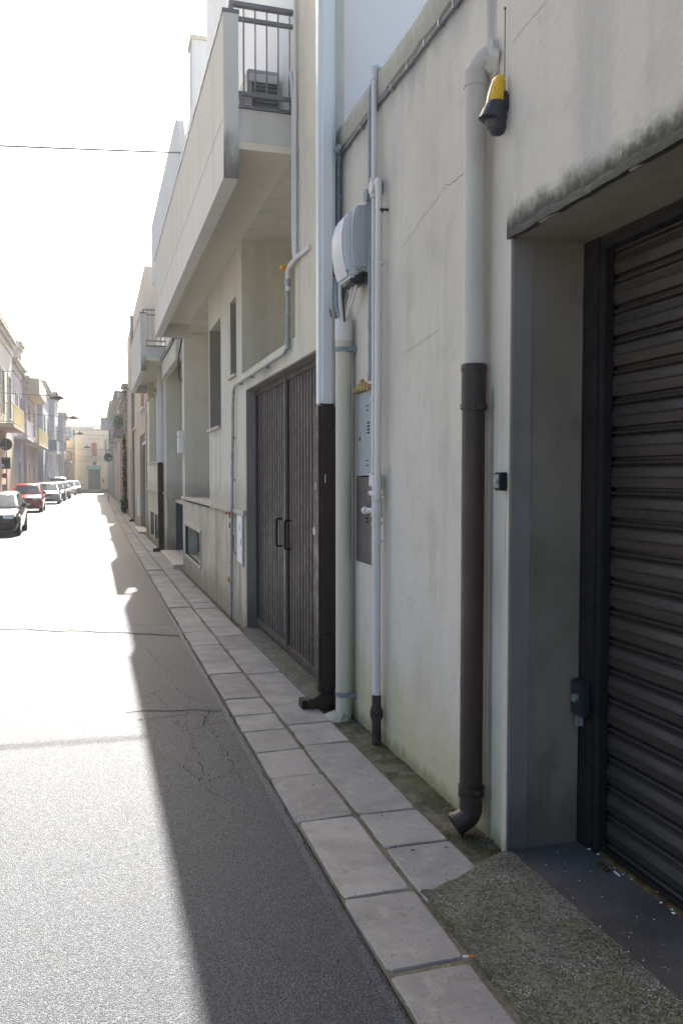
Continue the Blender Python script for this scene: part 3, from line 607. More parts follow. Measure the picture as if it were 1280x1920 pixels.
# ------------------------------------------------------------------ balcony house
bh = thing('balcony_house', 'cream rendered house with solid balconies and brown corrugated garage doors', 'house', (1.6, 12, 0))
HO = [(6.05, 9.12, -.5, 2.6, .13), (6.75, 9.35, 2.80, 4.3, .95), (12.2, 15.7, 1.25, 4.3, .8), (11.0, 12.13, 2.32, 3.74, .30), (9.74, 10.2, 2.86, 3.76, .14), (13.3, 15.6, .2, .73, .25), (16.15, 19.9, -.5, 4.4, .85), (22.2, 26.3, 2.05, 4.15, .25), (22.35, 23.9, -.12, .58, .15), (24.2, 25.8, -.12, .58, .15)]
mb = MB().wall(1.60, 5.87, 27.6, 1.25, 4.5, [(h[0], h[1], max(h[2], 1.25), *h[3:]) for h in HO if h[3] > 1.3]); mb.quad((1.60, 5.87, -.5), (1.76, 5.87, -.5), (1.76, 5.87, 9.2), (1.60, 5.87, 9.2))
mb.build('wall', 'b2', bh, fix=False)
MB().wall(1.60, 5.87, 27.6, -.6, 1.25, [(*h[:3], min(h[3], 1.25), h[4]) for h in HO if h[2] < 1.2]).build('dado', 'dado', bh, fix=False)
mb = MB()
for a, b in ((5.87, 6.05), (9.12, 16.15), (19.9, 27.6)):
    mb.box(1.565, 1.66, a+.002, b-.002, 1.205, 1.262)
mb.box(1.60, 2.4, 12.21, 15.69, 1.17, 1.255); mb.parts('ledge', 'sill', bh, bevel=.006)
mb = MB()
for h in HO[1:3]+HO[6:7]: mb.quad((1.6+h[4]-.003, h[0], h[2]), (1.6+h[4]-.003, h[1], h[2]), (1.6+h[4]-.003, h[1], h[3]), (1.6+h[4]-.003, h[0], h[3]))
mb.build('recess_wall', 'b2', bh, fix=False)
MB().wall(1.602, 5.87, 6.765, 4.5, 9.2).build('pier_wall', 'b2', bh, fix=False)
mb = MB(); mb.wall(1.602, 6.765, 12.2, 4.5, 9.2); mb.quad((1.602, 12.2, 4.5), (2.6, 12.2, 4.5), (2.6, 12.2, 9.2), (1.602, 12.2, 9.2)); mb.wall(2.6, 12.2, 14.0, 4.5, 8.9)
mb.quad((1.602, 5.87, 9.2), (7, 5.87, 9.2), (7, 12.2, 9.2), (1.602, 12.2, 9.2)); mb.build('upper_wall', 'white', bh, fix=False)
mb = MB(); mb.quad((1.74, 6.12, 3), (8, 6.12, 3), (8, 6.12, 9.2), (1.74, 6.12, 9.2)); mb.build('side_wall', 'white', bh, fix=False)
MB().box(1.66, 7, 15, 23.5, 4.5, 7.95).build('rear_block', 'blueish', bh); MB().box(2.4, 7, 23.5, 27.5, 4.5, 7.2).build('rear_block', 'blueish', bh); MB().box(1.6, 7, 14.0, 14.45, 4.5, 8.8).build('upper_block', 'blueish', bh); MB().box(1.57, 7, 13.97, 14.48, 8.8, 8.87).build('roof_edge', 'sill', bh)
MB().box(2.6, 9, 5.88, 27.5, -.5, 4.45).build('rear_wall', 'b2', bh)
# second balcony parapet high up, with rounded near end
pr = [(14.0, 6.3), (21, 6.3), (21, 7.75), (14.9, 7.75), (14.5, 7.70), (14.2, 7.55), (14.05, 7.3), (14.0, 7.0)]
MB().prism(pr, 'x', 1.38, 1.48).build('upper_parapet', 'blueish', bh, smooth=30); MB().box(1.46, 1.62, 14.05, 21, 6.3, 6.5).build('upper_slab', 'blueish', bh)
# sills, windows
mb = MB(); mb.box(1.555, 1.92, 10.98, 12.15, 2.275, 2.318); mb.box(1.565, 1.76, 9.72, 10.22, 2.82, 2.857); mb.box(1.56, 1.87, 22.15, 26.35, 2.0, 2.047); mb.parts('window_sill', 'sill', bh, bevel=.005)
def win(parent, X, a, b, c, d, fm='redwood', bars=1, dirx=1, t=.05):
    mb = MB(); x0, x1 = X, X+dirx*.05
    for q in ((a, a+t, c, d), (b-t, b, c, d), (a+t, b-t, c, c+t), (a+t, b-t, d-t, d)): mb.box(x0, x1, *q)
    for k in range(bars):
        m = a+(b-a)*(k+1)/(bars+1); mb.box(x0, x1, m-t*.5, m+t*.5, c+t, d-t)
    f = mb.build('window', fm, parent); MB().box(x0+dirx*.02, x0+dirx*.03, a+t*.5, b-t*.5, c+t*.5, d-t*.5).build('pane', 'glass', f); return f
win(bh, 1.83, 11.01, 12.12, 2.33, 3.73); win(bh, 1.70, 9.75, 10.19, 2.87, 3.75, bars=0)
for a, b in ((13.32, 15.58),): win(bh, 1.80, a, b, .21, .72, 'galv', 2, t=.03)
for a, b in ((22.37, 23.88), (24.22, 25.78)): win(bh, 1.70, a, b, -.11, .57, 'galv', 1, t=.03)
MB().box(1.80, 1.83, 22.25, 26.28, 2.05, 4.14).build('roller_blind', 'b2', bh); MB().box(1.46, 1.6, 24.2, 25.4, 3.85, 4.4).build('fascia_box', 'b2', bh)
mb = MB()                                           # frame of the cellar opening
for q in ((13.24, 13.3, .16, .79), (15.6, 15.66, .16, .79), (13.3, 15.6, .15, .2), (13.3, 15.6, .73, .79)): mb.box(1.58, 1.64, *q)
mb.parts('opening_frame', 'sill', bh, bevel=.004)
mb = MB()
for q in ((22.31, 22.35, -.16, .62), (23.9, 24.2, -.16, .62), (25.8, 25.85, -.16, .62), (22.35, 25.8, .58, .63)): mb.box(1.585, 1.62, *q)
mb.parts('opening_frame', 'sill', bh, bevel=.004)
mb = MB(); mb.box(1.606, 1.728, 9.108, 9.123, -.3, 2.598); mb.build('garage_jamb', 'jambpaint', bh); MB().box(1.606, 1.728, 6.05, 9.108, 2.588, 2.603).build('garage_lintel', 'jambpaint', bh)
MB().box(1.604, 1.83, 12.112, 12.133, 2.322, 3.738).build('window_reveal', 'jambpaint', bh); MB().box(1.604, 1.70, 10.184, 10.203, 2.862, 3.758).build('window_reveal', 'jambpaint', bh)
# entrance bay
MB().box(1.80, 2.44, 16.2, 19.88, 1.02, 1.10).build('entrance_band', 'sill', bh); MB().box(1.62, 1.80, 19.82, 19.895, -.3, 1.08).build('entrance_pier', 'dado', bh)
MB().box(1.80, 2.40, 19.86, 19.896, -.3, 1.05).build('entrance_door', 'coping', bh); MB().box(1.42, 2.3, 16.3, 19.6, -.4, -.08).build('entrance_step', 'sill', bh, bevel=.01)
pr = [(1.44, 4.30), (1.47, 4.40), (1.54, 4.46), (1.7, 4.48), (1.7, 4.42), (1.56, 4.40), (1.5, 4.35), (1.48, 4.28)]
MB().prism(pr, 'y', 16.4, 19.7).build('entrance_canopy', 'coping', bh)
MB().box(1.5, 1.62, 16.25, 19.8, 3.9, 4.28).build('entrance_lintel', 'b2', bh)
# balconies
def balcony(y0, y1):
    mb = MB().box(1.02, 1.14, y0+.02, y1, 4.06, 4.535); mb.box(1.02, 1.14, y0+.02, y1, 4.549, 5.36); mb.box(1.032, 1.13, y0+.025, y1-.01, 4.53, 4.552)
    p = mb.build('balcony_parapet', 'b2w', bh, fix=False)
    MB().box(1.012, 1.15, y0-.004, y1+.01, 5.36, 5.392).build('coping', 'coping', p)
    MB().box(1.021, 1.142, y0-.002, y0+.019, 4.06, 5.358).build('end_face', 'mould', p)
    MB().box(1.141, 1.60, y0+.01, y1, 4.30, 4.36).build('balcony_soffit', 'soff', bh)
    MB().box(1.143, 1.598, y0+.01, y1, 4.362, 4.62).build('balcony_slab', 'b2w', bh)
    MB().box(1.145, 1.598, y0-.012, y0+.06, 4.622, 4.645).build('balcony_edging', 'coping', bh)
    rl = MB().box(1.07, 1.598, y0+.01, y0+.055, 5.435, 5.468).build('railing', 'ironrail', bh)
    MB().box(1.145, 1.598, y0+.02, y0+.05, 5.325, 5.355).build('rail', 'ironrail', rl); MB().box(1.145, 1.598, y0+.02, y0+.05, 4.735, 4.765).build('rail', 'ironrail', rl)
    MB().box(1.065, 1.105, y0+.012, y0+.05, 5.393, 5.43).build('rail_foot', 'ironrail', rl)
    for k in range(5):
        xx = 1.19+k*.095; MB().box(xx-.006, xx+.006, y0+.028, y0+.042, 4.765, 5.43).build('baluster', 'ironrail', rl)
    mb = MB(); mb.box(1.16, 1.175, y0+.02, y0+.05, 4.645, 4.735); mb.box(1.57, 1.585, y0+.02, y0+.05, 4.645, 4.735); mb.parts('rail_post', 'ironrail', rl)
balcony(6.77, 14.8); balcony(19.6, 25.0)
mb = MB().box(1.141, 1.60, 14.78, 14.83, 4.06, 4.62); mb.box(1.141, 1.6, 24.98, 25.03, 4.06, 4.62); mb.parts('balcony_end', 'b2w', bh)
# air conditioner on the balcony
aco = thing('air_conditioner', 'old air conditioner unit standing on the nearest balcony', 'air conditioner', (1.4, 7.8, 4.62))
MB().box(1.30, 1.58, 7.25, 8.0, 4.70, 5.18).build('casing', 'greybox', aco, bevel=.012); MB().box(1.34, 1.57, 7.235, 7.25, 4.74, 5.14).build('grille_backing', 'blackplastic', aco)
mb = MB()
for k in range(11): mb.box(1.36, 1.56, 7.226, 7.236, 4.76+k*.034, 4.77+k*.034)
mb.parts('grille', 'cable', aco); MB().box(1.31, 1.57, 7.22, 7.26, 5.06, 5.13).build('label_strip', 'whitebox', aco)
mb = MB(); mb.box(1.32, 1.36, 7.3, 7.95, 4.622, 4.70); mb.box(1.52, 1.56, 7.3, 7.95, 4.622, 4.70); mb.parts('foot', 'blackplastic', aco)
MB().tube(fillet([(1.30, 7.5, 5.0), (1.24, 7.3, 4.98), (1.23, 7.1, 4.8), (1.24, 7.0, 4.66)], .08), .018, 10).build('hose', 'cable', aco, smooth=50)
# garage doors
gd = thing('garage_doors', 'dark brown double garage doors of vertical metal boards with two pull handles', 'garage doors', (1.72, 7.5, 0))
MB().box(1.735, 1.76, 6.06, 9.11, -.1, 2.595).build('backing', 'black', gd)
for (a, b, off) in ((7.55, 9.09, 0), (6.07, 7.53, -.004)):
    n = 13; w = (b-a-.08)/n
    mb = MB()
    for q in ((a, a+.04, .0, 2.59), (b-.04, b, .0, 2.59), (a+.04, b-.04, .0, .07), (a+.04, b-.04, 2.53, 2.59)): mb.box(1.70+off, 1.735, *q)
    lf = mb.build('leaf_frame', 'doorbrown', gd, bevel=.003)
    mb = MB(); mb.prism([(1.733, 0), (1.716, .006), (1.716, w*.62), (1.733, w*.68)], 'z', .07, 2.53)
    pl = None
    for k in range(n):
        if pl is None: pl = mb.build('board', 'doorbrown', lf); pl.location = (off, a+.04, 0)
        else:
            o = pl.copy(); C.objects.link(o); o.parent = lf; o.location = (off+random.uniform(-.001, .001), a+.04+k*w, 0)
for yy in (7.72, 7.36): MB().tube(fillet([(1.70, yy, 1.24), (1.645, yy, 1.24), (1.645, yy, .98), (1.70, yy, .98)], .015, 3), .011, 8).build('handle', 'black', gd, smooth=50)
MB().box(1.685, 1.70, 7.525, 7.555, .02, 2.57).build('edge_strip', 'ironrail', gd)
mb = MB(); N = 40; vs = []
for i in range(N+1):
    y = 5.95+(9.15-5.95)*i/N; q = mnoise.noise(Vector((y*6, 0, 4)))*.02+mnoise.noise(Vector((y*22, 0, 4)))*.012
    vs += [(1.52+q, y, gz(y)+.004), (1.55+q, y, gz(y)+.045+q*.4), (1.60, y, gz(y)+.06+q*.2), (1.74, y, gz(y)+.065)]
mb.add(vs, [(i*4+k, i*4+k+1, i*4+k+5, i*4+k+4) for i in range(N) for k in range(3)]); tag(mb.build('door_sill', 'ramp', smooth=40), 'broken cement sill along foot of brown garage doors', 'sill')
# big downpipes
def bigpipe(x, y, ztop, zmid, zbot, label, hw=.062):
    d = thing('downpipe', label, 'downpipe', (x, y, zbot))
    MB().box(x-hw, x+hw, y-hw, y+hw, zmid, ztop).build('upper_pipe', 'pipebig', d, bevel=.028, smooth=40)
    MB().box(x-hw-.006, x+hw+.006, y-hw-.006, y+hw+.006, zbot+.12, zmid+.03).build('lower_pipe', 'pipebrown', d, bevel=.02, smooth=40)
    if ztop > 7: MB().box(x-hw-.003, x+hw+.003, y-hw-.003, y+hw+.003, 5.02, 5.10).build('pipe_joint', 'pipebig', d, bevel=.028, smooth=40)
    mb = MB()
    for z in (zmid-.13, zbot+.55): mb.box(x-hw-.012, x+hw+.012, y-hw-.012, y+hw+.012, z-.015, z+.015); mb.box(x, 1.61, y-hw-.03, y-hw-.005, z-.01, z+.01)
    mb.build('clamp', 'pipebrown', d, bevel=.008)
    pr = [(x+hw+.004, zbot+.13), (x-hw-.004, zbot+.13), (x-hw-.02, zbot+.10), (x-hw-.09, zbot+.09), (x-hw-.10, zbot-.005), (x-hw, zbot-.02), (x+hw-.03, zbot+.02), (x+hw+.004, zbot+.07)]
    MB().prism(pr, 'y', y-hw-.004, y+hw+.004).build('outlet', 'pipebrown', d, bevel=.012, smooth=40)
    MB().box(x-hw-.13, x-hw-.09, y-hw+.008, y+hw-.008, zbot+.0, zbot+.085).build('spout', 'black', d)
    return d
d = bigpipe(1.60, 5.80, 9.15, 2.14, -.06, 'tall square pale downpipe with dark brown lower part beside garage doors')
mb = MB(); mb.box(1.529, 1.533, 5.82, 5.83, 1.55, 1.6); mb.box(1.575, 1.58, 5.729, 5.733, 1.6, 1.66); mb.parts('paint_chip', 'white_paint', d)
bigpipe(1.52, 20.75, 6.0, 1.95, -.22, 'pale grey square downpipe with dark brown lower part under far balcony')
# thin pipe on the near pier, gas pipe round the garage
sp = thing('drain_tube', 'thin white drain tubes running down the pier beside the balcony', 'pipe', (1.58, 6.7, 4))
pipe(fillet([(1.57, 6.75, 4.95), (1.575, 6.69, 4.75), (1.575, 6.70, 3.6), (1.575, 6.66, 3.42), (1.575, 6.45, 3.40), (1.59, 6.2, 3.40)], .05), .016, 'tube', 'whitebox', sp)
pipe([(1.58, 6.64, 9), (1.58, 6.64, 3.44)], .014, 'tube', 'pipew', sp)
gp = thing('gas_pipe', 'galvanised gas pipe bending over the garage door with red valve', 'pipe', (1.57, 9.9, 0))
pipe(fillet([(1.58, 6.5, 3.42), (1.56, 6.75, 3.39), (1.565, 6.86, 3.36), (1.565, 6.86, 3.2)], .03), .02, 'tube', 'pipew', gp)
pipe(fillet([(1.565, 6.86, 3.33), (1.565, 6.87, 2.74), (1.565, 6.98, 2.705), (1.565, 9.6, 2.705), (1.565, 9.72, 2.68), (1.565, 9.80, 2.5), (1.555, 9.95, .0), (1.555, 9.98, -.12)], .05), .018, 'tube', 'galv', gp)
MB().tube([(1.545, 6.9, 3.40), (1.545, 6.97, 3.42)], .026, 12).build('orange_cap', 'orange', gp, smooth=40)
mb = MB()
for z in (.32, .22, .6, 1.08): mb.tube([(1.555, 9.95, z-.018), (1.555, 9.95, z+.018)], .024, 12)
for yy in (9.3, 8.6, 7.8): mb.box(1.55, 1.605, yy-.008, yy+.008, 2.67, 2.70)
for z in (2.1, 1.6): mb.box(1.555, 1.605, 9.84, 9.86, z-.01, z+.01)
mb.tube([(1.565, 6.865, 3.3), (1.565, 6.865, 3.24)], .027, 12); mb.tube([(1.565, 6.87, 2.80), (1.565, 6.87, 2.72)], .025, 12); mb.parts('coupling', 'galv', gp, smooth=40)
mb = MB().tube([(1.555, 9.93, 1.14), (1.555, 9.93, 1.22)], .026, 10); mb.box(1.49, 1.53, 9.92, 10.15, 1.19, 1.205); mb.tube([(1.555, 9.93, 1.02), (1.555, 9.93, 1.07)], .026, 10); mb.parts('red_valve', 'red', gp, smooth=40)
MB().box(1.52, 1.545, 9.95, 10.02, .36, .42).build('yellow_tag', 'orange', gp)
MB().tube(fillet([(1.56, 9.85, .95), (1.56, 9.76, .95), (1.56, 9.76, .75), (1.58, 9.72, .72)], .03), .006, 8).build('bonding_wire', 'cable', gp)
mw = thing('meter_hatch', 'small white painted meter hatch beside the garage doors', 'hatch', (1.59, 9.45, .9))
MB().box(1.585, 1.606, 9.26, 9.64, .62, 1.22).build('frame', 'galv', mw); MB().box(1.575, 1.59, 9.29, 9.61, .65, 1.19).build('door', 'white_paint', mw, bevel=.004)
mb = MB(); mb.box(1.572, 1.576, 9.33, 9.345, .86, .93); mb.box(1.572, 1.576, 9.42, 9.428, 1.02, 1.1); mb.parts('latch', 'black', mw)
lb = thing('letter_box', 'tall white narrow letter box on pillar edge by house entrance', 'letter box', (1.58, 16.0, 2.3))
MB().box(1.5, 1.598, 15.85, 16.1, 2.08, 2.5).build('case', 'white_paint', lb, bevel=.01); MB().box(1.495, 1.5, 15.9, 16.05, 2.38, 2.4).build('slot', 'black', lb)
MB().tube(fillet([(1.59, 15.9, 4.28), (1.57, 16.0, 4.1), (1.53, 16.1, 3.9), (1.55, 16.15, 3.5), (1.58, 15.95, 3.45)], .12), .014, 8).build('drop_cable', 'blackcable', lb, smooth=50)

# ------------------------------------------------------------------ pink house with the green door and the older houses beyond
ph = thing('pink_house', 'pinkish rendered house with tall dark green door on the right side', 'house', (1.6, 35, 0))
HP = [(28.1, 31.6, -.6, 3.1, .2), (28.4, 30.6, 3.95, 5.6, .12), (34, 35.6, 3.6, 5.6, .12)]
mb = MB().wall(1.58, 27.6, 43, -.6, 8.4, HP); mb.quad((1.58, 27.6, 4), (6, 27.6, 4), (6, 27.6, 8.4), (1.58, 27.6, 8.4)); mb.quad((1.58, 43, -.6), (6, 43, -.6), (6, 43, 8.4), (1.58, 43, 8.4)); mb.quad((1.58, 27.6, 8.4), (6, 27.6, 8.4), (6, 43, 8.4), (1.58, 43, 8.4)); mb.build('wall', 'pink', ph, fix=False)
MB().box(2.0, 6, 27.7, 42.9, -.6, 8.3).build('rear_wall', 'pink', ph)
dr = MB().box(1.70, 1.75, 28.12, 31.58, -.35, 2.75).build('door', 'greendoor', ph)
for k in range(4): MB().box(1.685, 1.70, 28.2+k*.85, 28.95+k*.85, -.2, 2.65).build('door_panel', 'greendoor', dr, bevel=.01)
MB().box(1.66, 1.78, 28.1, 31.6, 2.76, 2.86).build('transom', 'white_paint', ph); win(ph, 1.72, 28.12, 31.58, 2.87, 3.09, 'white_paint', 3)
for h in HP[1:]:
    MB().box(1.5, 1.7, h[0]-.08, h[1]+.08, h[2]-.06, h[2]).build('window_sill', 'white_paint', ph)
    f = win(ph, 1.66, *h[:4], 'redwood', 1)
    for s in (0, 1): MB().box(1.6, 1.63, h[0]+.05+s*(h[1]-h[0])/2, h[0]-.03+(s+1)*(h[1]-h[0])/2, h[2]+.05, h[3]-.05).build('shutter', 'redshutter' if h[0] < 30 else 'whiterail', ph)
MB().box(1.56, 1.6, 37.8, 38.5, 1.4, 1.95).build('dark_plate', 'black', ph); MB().box(1.54, 1.58, 39.2, 40.2, .2, 2.9).build('pilaster', 'rosy', ph)
MB().box(1.35, 1.7, 28.3, 31.4, -.6, -.22).build('step', 'sill', ph, bevel=.01); MB().box(1.56, 1.58, 32.1, 33.4, .1, .9).build('meter_door', 'whiterail', ph)
pd = thing('downpipe', 'thin grey downpipe with dark shoe on the pinkish house', 'downpipe', (1.5, 36, 0))
pipe(fillet([(1.52, 36.3, 8.4), (1.52, 36.3, -.2), (1.4, 36.3, -.30)], .1), .06, 'pipe', 'galv', pd); MB().tube([(1.5, 36.3, -.22), (1.36, 36.3, -.32)], .07, 10).build('shoe', 'signback', pd, smooth=40)
wl = thing('wall_lantern', 'small dark lantern on bracket on the pinkish house', 'lantern', (1.5, 40.5, 5.5))
MB().tube(fillet([(1.58, 40.5, 5.7), (1.3, 40.5, 5.8), (1.15, 40.5, 5.7)], .1), .02, 8).build('arm', 'black', wl); MB().loft([[(1.15+r*math.cos(a*.785), 40.5+r*math.sin(a*.785), z) for a in range(8)] for z, r in ((5.72, .05), (5.62, .24), (5.56, .26))]).build('shade', 'black', wl, smooth=40)
MB().loft([[(1.15+r*math.cos(a*.785), 40.5+r*math.sin(a*.785), z) for a in range(8)] for z, r in ((5.56, .17), (5.3, .11))]).build('glass', 'lampglass', wl)

def house(name, label, X, y0, y1, z1, mat, side, wins=(), doors=(), balcs=(), corn='cornice', depth=9):
    """side +1: on the right of the street (front faces -X), -1: on the left. wins/doors: (y0,y1,z0,z1,material)"""
    h = thing(name, label, 'house', (X, (y0+y1)/2, 0)); s = side
    holes = [(w[0], w[1], w[2], w[3], .16) for w in list(wins)+list(doors)]
    mb = MB().wall(X, y0, y1, -.7, z1, holes, back=s); Xb = X+s*depth
    for y in (y0, y1): mb.quad((X, y, -.7), (Xb, y, -.7), (Xb, y, z1), (X, y, z1))
    mb.quad((X, y0, z1), (Xb, y0, z1), (Xb, y1, z1), (X, y1, z1)); mb.build('wall', mat, h, fix=False)
    MB().box(X+s*.3, Xb-s*.05, y0+.05, y1-.05, -.7, z1-.05).build('rear_wall', mat, h)
    if corn:
        mb = MB().box(X-s*.28, X+s*.05, y0-.02, y1+.02, z1-.16, z1-.03); mb.box(X-s*.16, X+s*.05, y0-.01, y1+.01, z1-.42, z1-.16); mb.box(X-s*.06, X+s*.05, y0, y1, z1-.9, z1-.8); mb.build('cornice', corn, h)
    for w in wins:
        m = w[4] if len(w) > 4 else None
        win(h, X+s*.1, w[0], w[1], w[2], w[3], 'redwood' if m == 'redshutter' else 'white_paint', 1, s, .06)
        mb = MB()
        for q in ((w[0]-.14, w[0], w[2], w[3]+.14), (w[1], w[1]+.14, w[2], w[3]+.14), (w[0], w[1], w[3], w[3]+.14), (w[0]-.2, w[1]+.2, w[2]-.1, w[2])): mb.box(X-s*.05, X+s*.06, *q)
        mb.parts('window_surround', 'cornice', h)
        if m:
            for k in (0, 1):
                hw = (w[1]-w[0])/2; sh_ = MB().box(X+s*.02, X+s*.06, w[0]+k*hw+.02, w[0]+(k+1)*hw-.02, w[2]+.02, w[3]-.02).build('shutter', m, h)
                mb = MB()
                for j in range(int((w[3]-w[2])/.16)): mb.box(X+s*.005, X+s*.02, w[0]+k*hw+.1, w[0]+(k+1)*hw-.1, w[2]+.1+j*.16, w[2]+.19+j*.16)
                mb.parts('louvre', m, sh_)
    for d in doors:
        q = MB().box(X+s*.10, X+s*.14, d[0], d[1], d[2], d[3]).build('door', d[4], h); mm = (d[0]+d[1])/2
        for a, b in ((d[0]+.1, mm-.05), (mm+.05, d[1]-.1)): MB().box(X+s*.085, X+s*.10, a, b, d[2]+.2, d[3]-.15).build('door_panel', d[4], q)
    for (a, b, z, out, bm_, rm, solid) in balcs:
        sl_ = MB().box(X, X-s*out, a, b, z-.18, z).build('balcony', bm_, h)
        if solid: MB().box(X-s*out, X-s*(out-.06), a, b, z, z+.95).build('parapet', rm, sl_); MB().box(X, X-s*(out-.06), a, a+.06, z, z+.95).build('parapet', rm, sl_)
        else:
            mb = MB()
            for zz in (z+.06, z+.95): mb.box(X-s*out, X-s*(out-.05), a, b, zz, zz+.05); mb.box(X, X-s*(out-.05), a, a+.05, zz, zz+.05)
            n = int((b-a)/.16)
            for k in range(n+1): yy = a+(b-a-.03)*k/n; mb.box(X-s*(out-.01), X-s*(out-.035), yy, yy+.03, z, z+.97)
            n = int(out/.14)
            for k in range(n): xx = X-s*(.05+k*.14); mb.box(xx, xx-s*.025, a+.01, a+.035, z, z+.97)
            mb.build('railing', rm, sl_)
    return h
def foliage(name, label, cx, cy, cz, rx, ry, rz, n, mat, size=.1, seed=1, pot=None):
    rr = random.Random(seed); p = thing(name, label, 'plant', (cx, cy, cz)); mb = MB()
    for _ in range(n):
        d = Vector((rr.gauss(0, 1), rr.gauss(0, 1), rr.gauss(0, 1))); d = d.normalized()*(rr.random()**.45)
        c_ = Vector((cx+d.x*rx, cy+d.y*ry, cz+d.z*rz)); a = Vector((rr.gauss(0, 1), rr.gauss(0, 1), rr.gauss(0, 1))).normalized(); b = a.orthogonal().normalized(); s_ = size*rr.uniform(.6, 1.3)
        mb.quad(c_-a*s_, c_-b*s_*.5, c_+a*s_, c_+b*s_*.5)
    mb.build('leaves', mat, p, fix=False)
    if pot: MB().loft([[(cx+r*math.cos(k*.628), cy+r*math.sin(k*.628), z) for k in range(10)] for z, r in ((pot, .13), (pot+.3, .19))]).build('pot', 'terracotta', p, smooth=40)
    return p
house('old_house', 'old weathered stone house with plant filled balcony on the right side', 1.58, 43.02, 55, 6.3, 'old', 1, [(44.6, 45.8, 3.9, 5.4, 'greyshutter'), (49.5, 50.7, 4.2, 5.6, 'redshutter')], [(46.4, 47.4, -.3, 2.2, 'redwood'), (51, 52.2, -.3, 2.4, 'greyshutter')], [(48.6, 53.4, 4.15, .62, 'greystone', 'greystone', False)])
foliage('balcony_plant', 'bright green bushy plant in pot on the weathered stone house balcony', 1.25, 49.4, 4.75, .28, .5, .38, 420, 'leaf', .10, 3, 4.16)
foliage('climbing_plant', 'dark ivy climbing the wall of the weathered stone house', 1.5, 45.6, 1.9, .12, .35, 2.0, 380, 'darkleaf', .10, 4)
foliage('pavement_shrub', 'small dark shrub growing from the foot of the right wall', 1.42, 44.3, .15, .2, .4, .5, 260, 'darkleaf', .09, 5)
house('ochre_house', 'narrow tall house with ochre side beyond the weathered stone house', 1.50, 55.02, 72, 7.2, 'endcream', 1, [(57, 58.2, 4, 5.6, 'greyshutter'), (63, 64.2, 4, 5.6, 'redshutter')], [(60, 61.2, -.3, 2.3, 'redwood')], [(61.5, 65.5, 3.9, .5, 'palegrey', 'ironrail', False)])
house('corner_house', 'grey rendered house last on right before the junction', 1.45, 72.02, 99, 8.0, 'greystone', 1, [(76, 77.3, 4, 5.8, 'greyshutter'), (84, 85.3, 4, 5.8, 'greyshutter')], [(80, 81.3, -.3, 2.4, 'signback'), (90, 91.3, -.3, 2.4, 'redwood')], [(75, 79, 3.8, .6, 'palegrey', 'ironrail', False), (88, 90, 6.6, .9, 'palegrey', 'palegrey', True)])

# left side of the street
house('parapet_house', 'large pale two storey house with yellow balcony at far left', -4.8, 24, 54.6, 9.75, 'palegrey', -1, [(47.8, 49.2, 5.0, 7.4, 'teal'), (51.4, 52.8, 5.0, 7.4, 'teal'), (42, 43.4, 5.0, 7.4, 'teal'), (36, 37.4, 5.0, 7.4, 'teal')], [(48, 49.4, -.2, 2.6, 'beige'), (44, 45.6, -.2, 2.6, 'redwood')], [(43.9, 50.4, 4.25, .95, 'beige', 'yellowpaint', False)])
mb = MB().box(-5.1, -5.0, 24, 54.58, 9.45, 10.6); mb.box(-5.14, -4.93, 24, 54.6, 10.6, 10.7); mb.build('roof_parapet', 'palegrey', None); 
o = bpy.data.objects['roof_parapet']; o.parent = bpy.data.objects['parapet_house']; o.location = -Vector(o.parent.location)
o = MB().box(-4.86, -4.77, 46, 54.5, -.4, 3.75).build('ground_floor_cladding', 'beige', bpy.data.objects['parapet_house'])
wt = thing('water_tank', 'pale rounded water tank on roof of the far left house', 'tank', (-6.0, 53.5, 10.3)); MB().tube([(-5.75, 50, 9.5), (-5.75, 50, 11.0), (-5.75, 50, 11.35), (-5.75, 50, 11.5)], [.5, .5, .4, .15], 18).build('drum', 'greybox', wt, smooth=50); MB().tube([(-5.75, 50, 11.45), (-5.75, 50, 11.55)], .16, 12).build('lid', 'whitebox', wt, smooth=40)
house('lilac_house', 'lilac grey house with white balcony next to the yellow balcony house', -4.78, 54.62, 61.5, 8.95, 'lilac', -1, [(56, 57.2, 4.6, 6.8, 'greyshutter'), (59, 60.2, 4.6, 6.8, 'greyshutter')], [(57.5, 58.7, -.2, 2.5, 'greyshutter')], [(53.5+1.3, 60, 4.1, .75, 'palegrey', 'whiterail', False)])
house('roof_tower', 'grey stair tower with flat projecting top above the lilac house', -4.95, 60, 63, 10.75, 'greystone', -1, depth=1.0)
house('balconied_house', 'rosy house with two long balconies stacked one above another', -4.6, 61.52, 74, 8.6, 'rosy', -1, [(63.5, 64.8, 4.6, 6.7, 'redshutter'), (68.5, 69.8, 4.6, 6.7, 'greyshutter'), (63.5, 64.8, 8.9-1.2, 8.5, None)], [(63.5, 64.7, -.2, 2.5, 'redwood'), (69, 70.2, -.2, 2.4, 'greyshutter')], [(62.5, 71, 7.6, .85, 'beige', 'beige', True), (61.6, 73, 4.0, .85, 'beige', 'yellowpaint', False)])
house('roof_room', 'pale blue box shaped roof room above the rosy balconied house', -5.0, 70, 74.5, 10.7, 'white', -1, depth=1.2, corn=None)
house('tall_blue_house', 'tall blue grey house with enclosed veranda in left row', -4.2, 74.02, 85, 9.7, 'bluegrey', -1, [(75.5, 76.7, 4.6, 6.8, 'greyshutter'), (81, 82.2, 4.6, 6.8, 'signback')], [(76, 77.2, -.2, 2.6, 'greyshutter'), (81, 82.2, -.2, 2.5, 'signback')], [(78, 84, 3.9, .9, 'palegrey', 'greyshutter', True)])
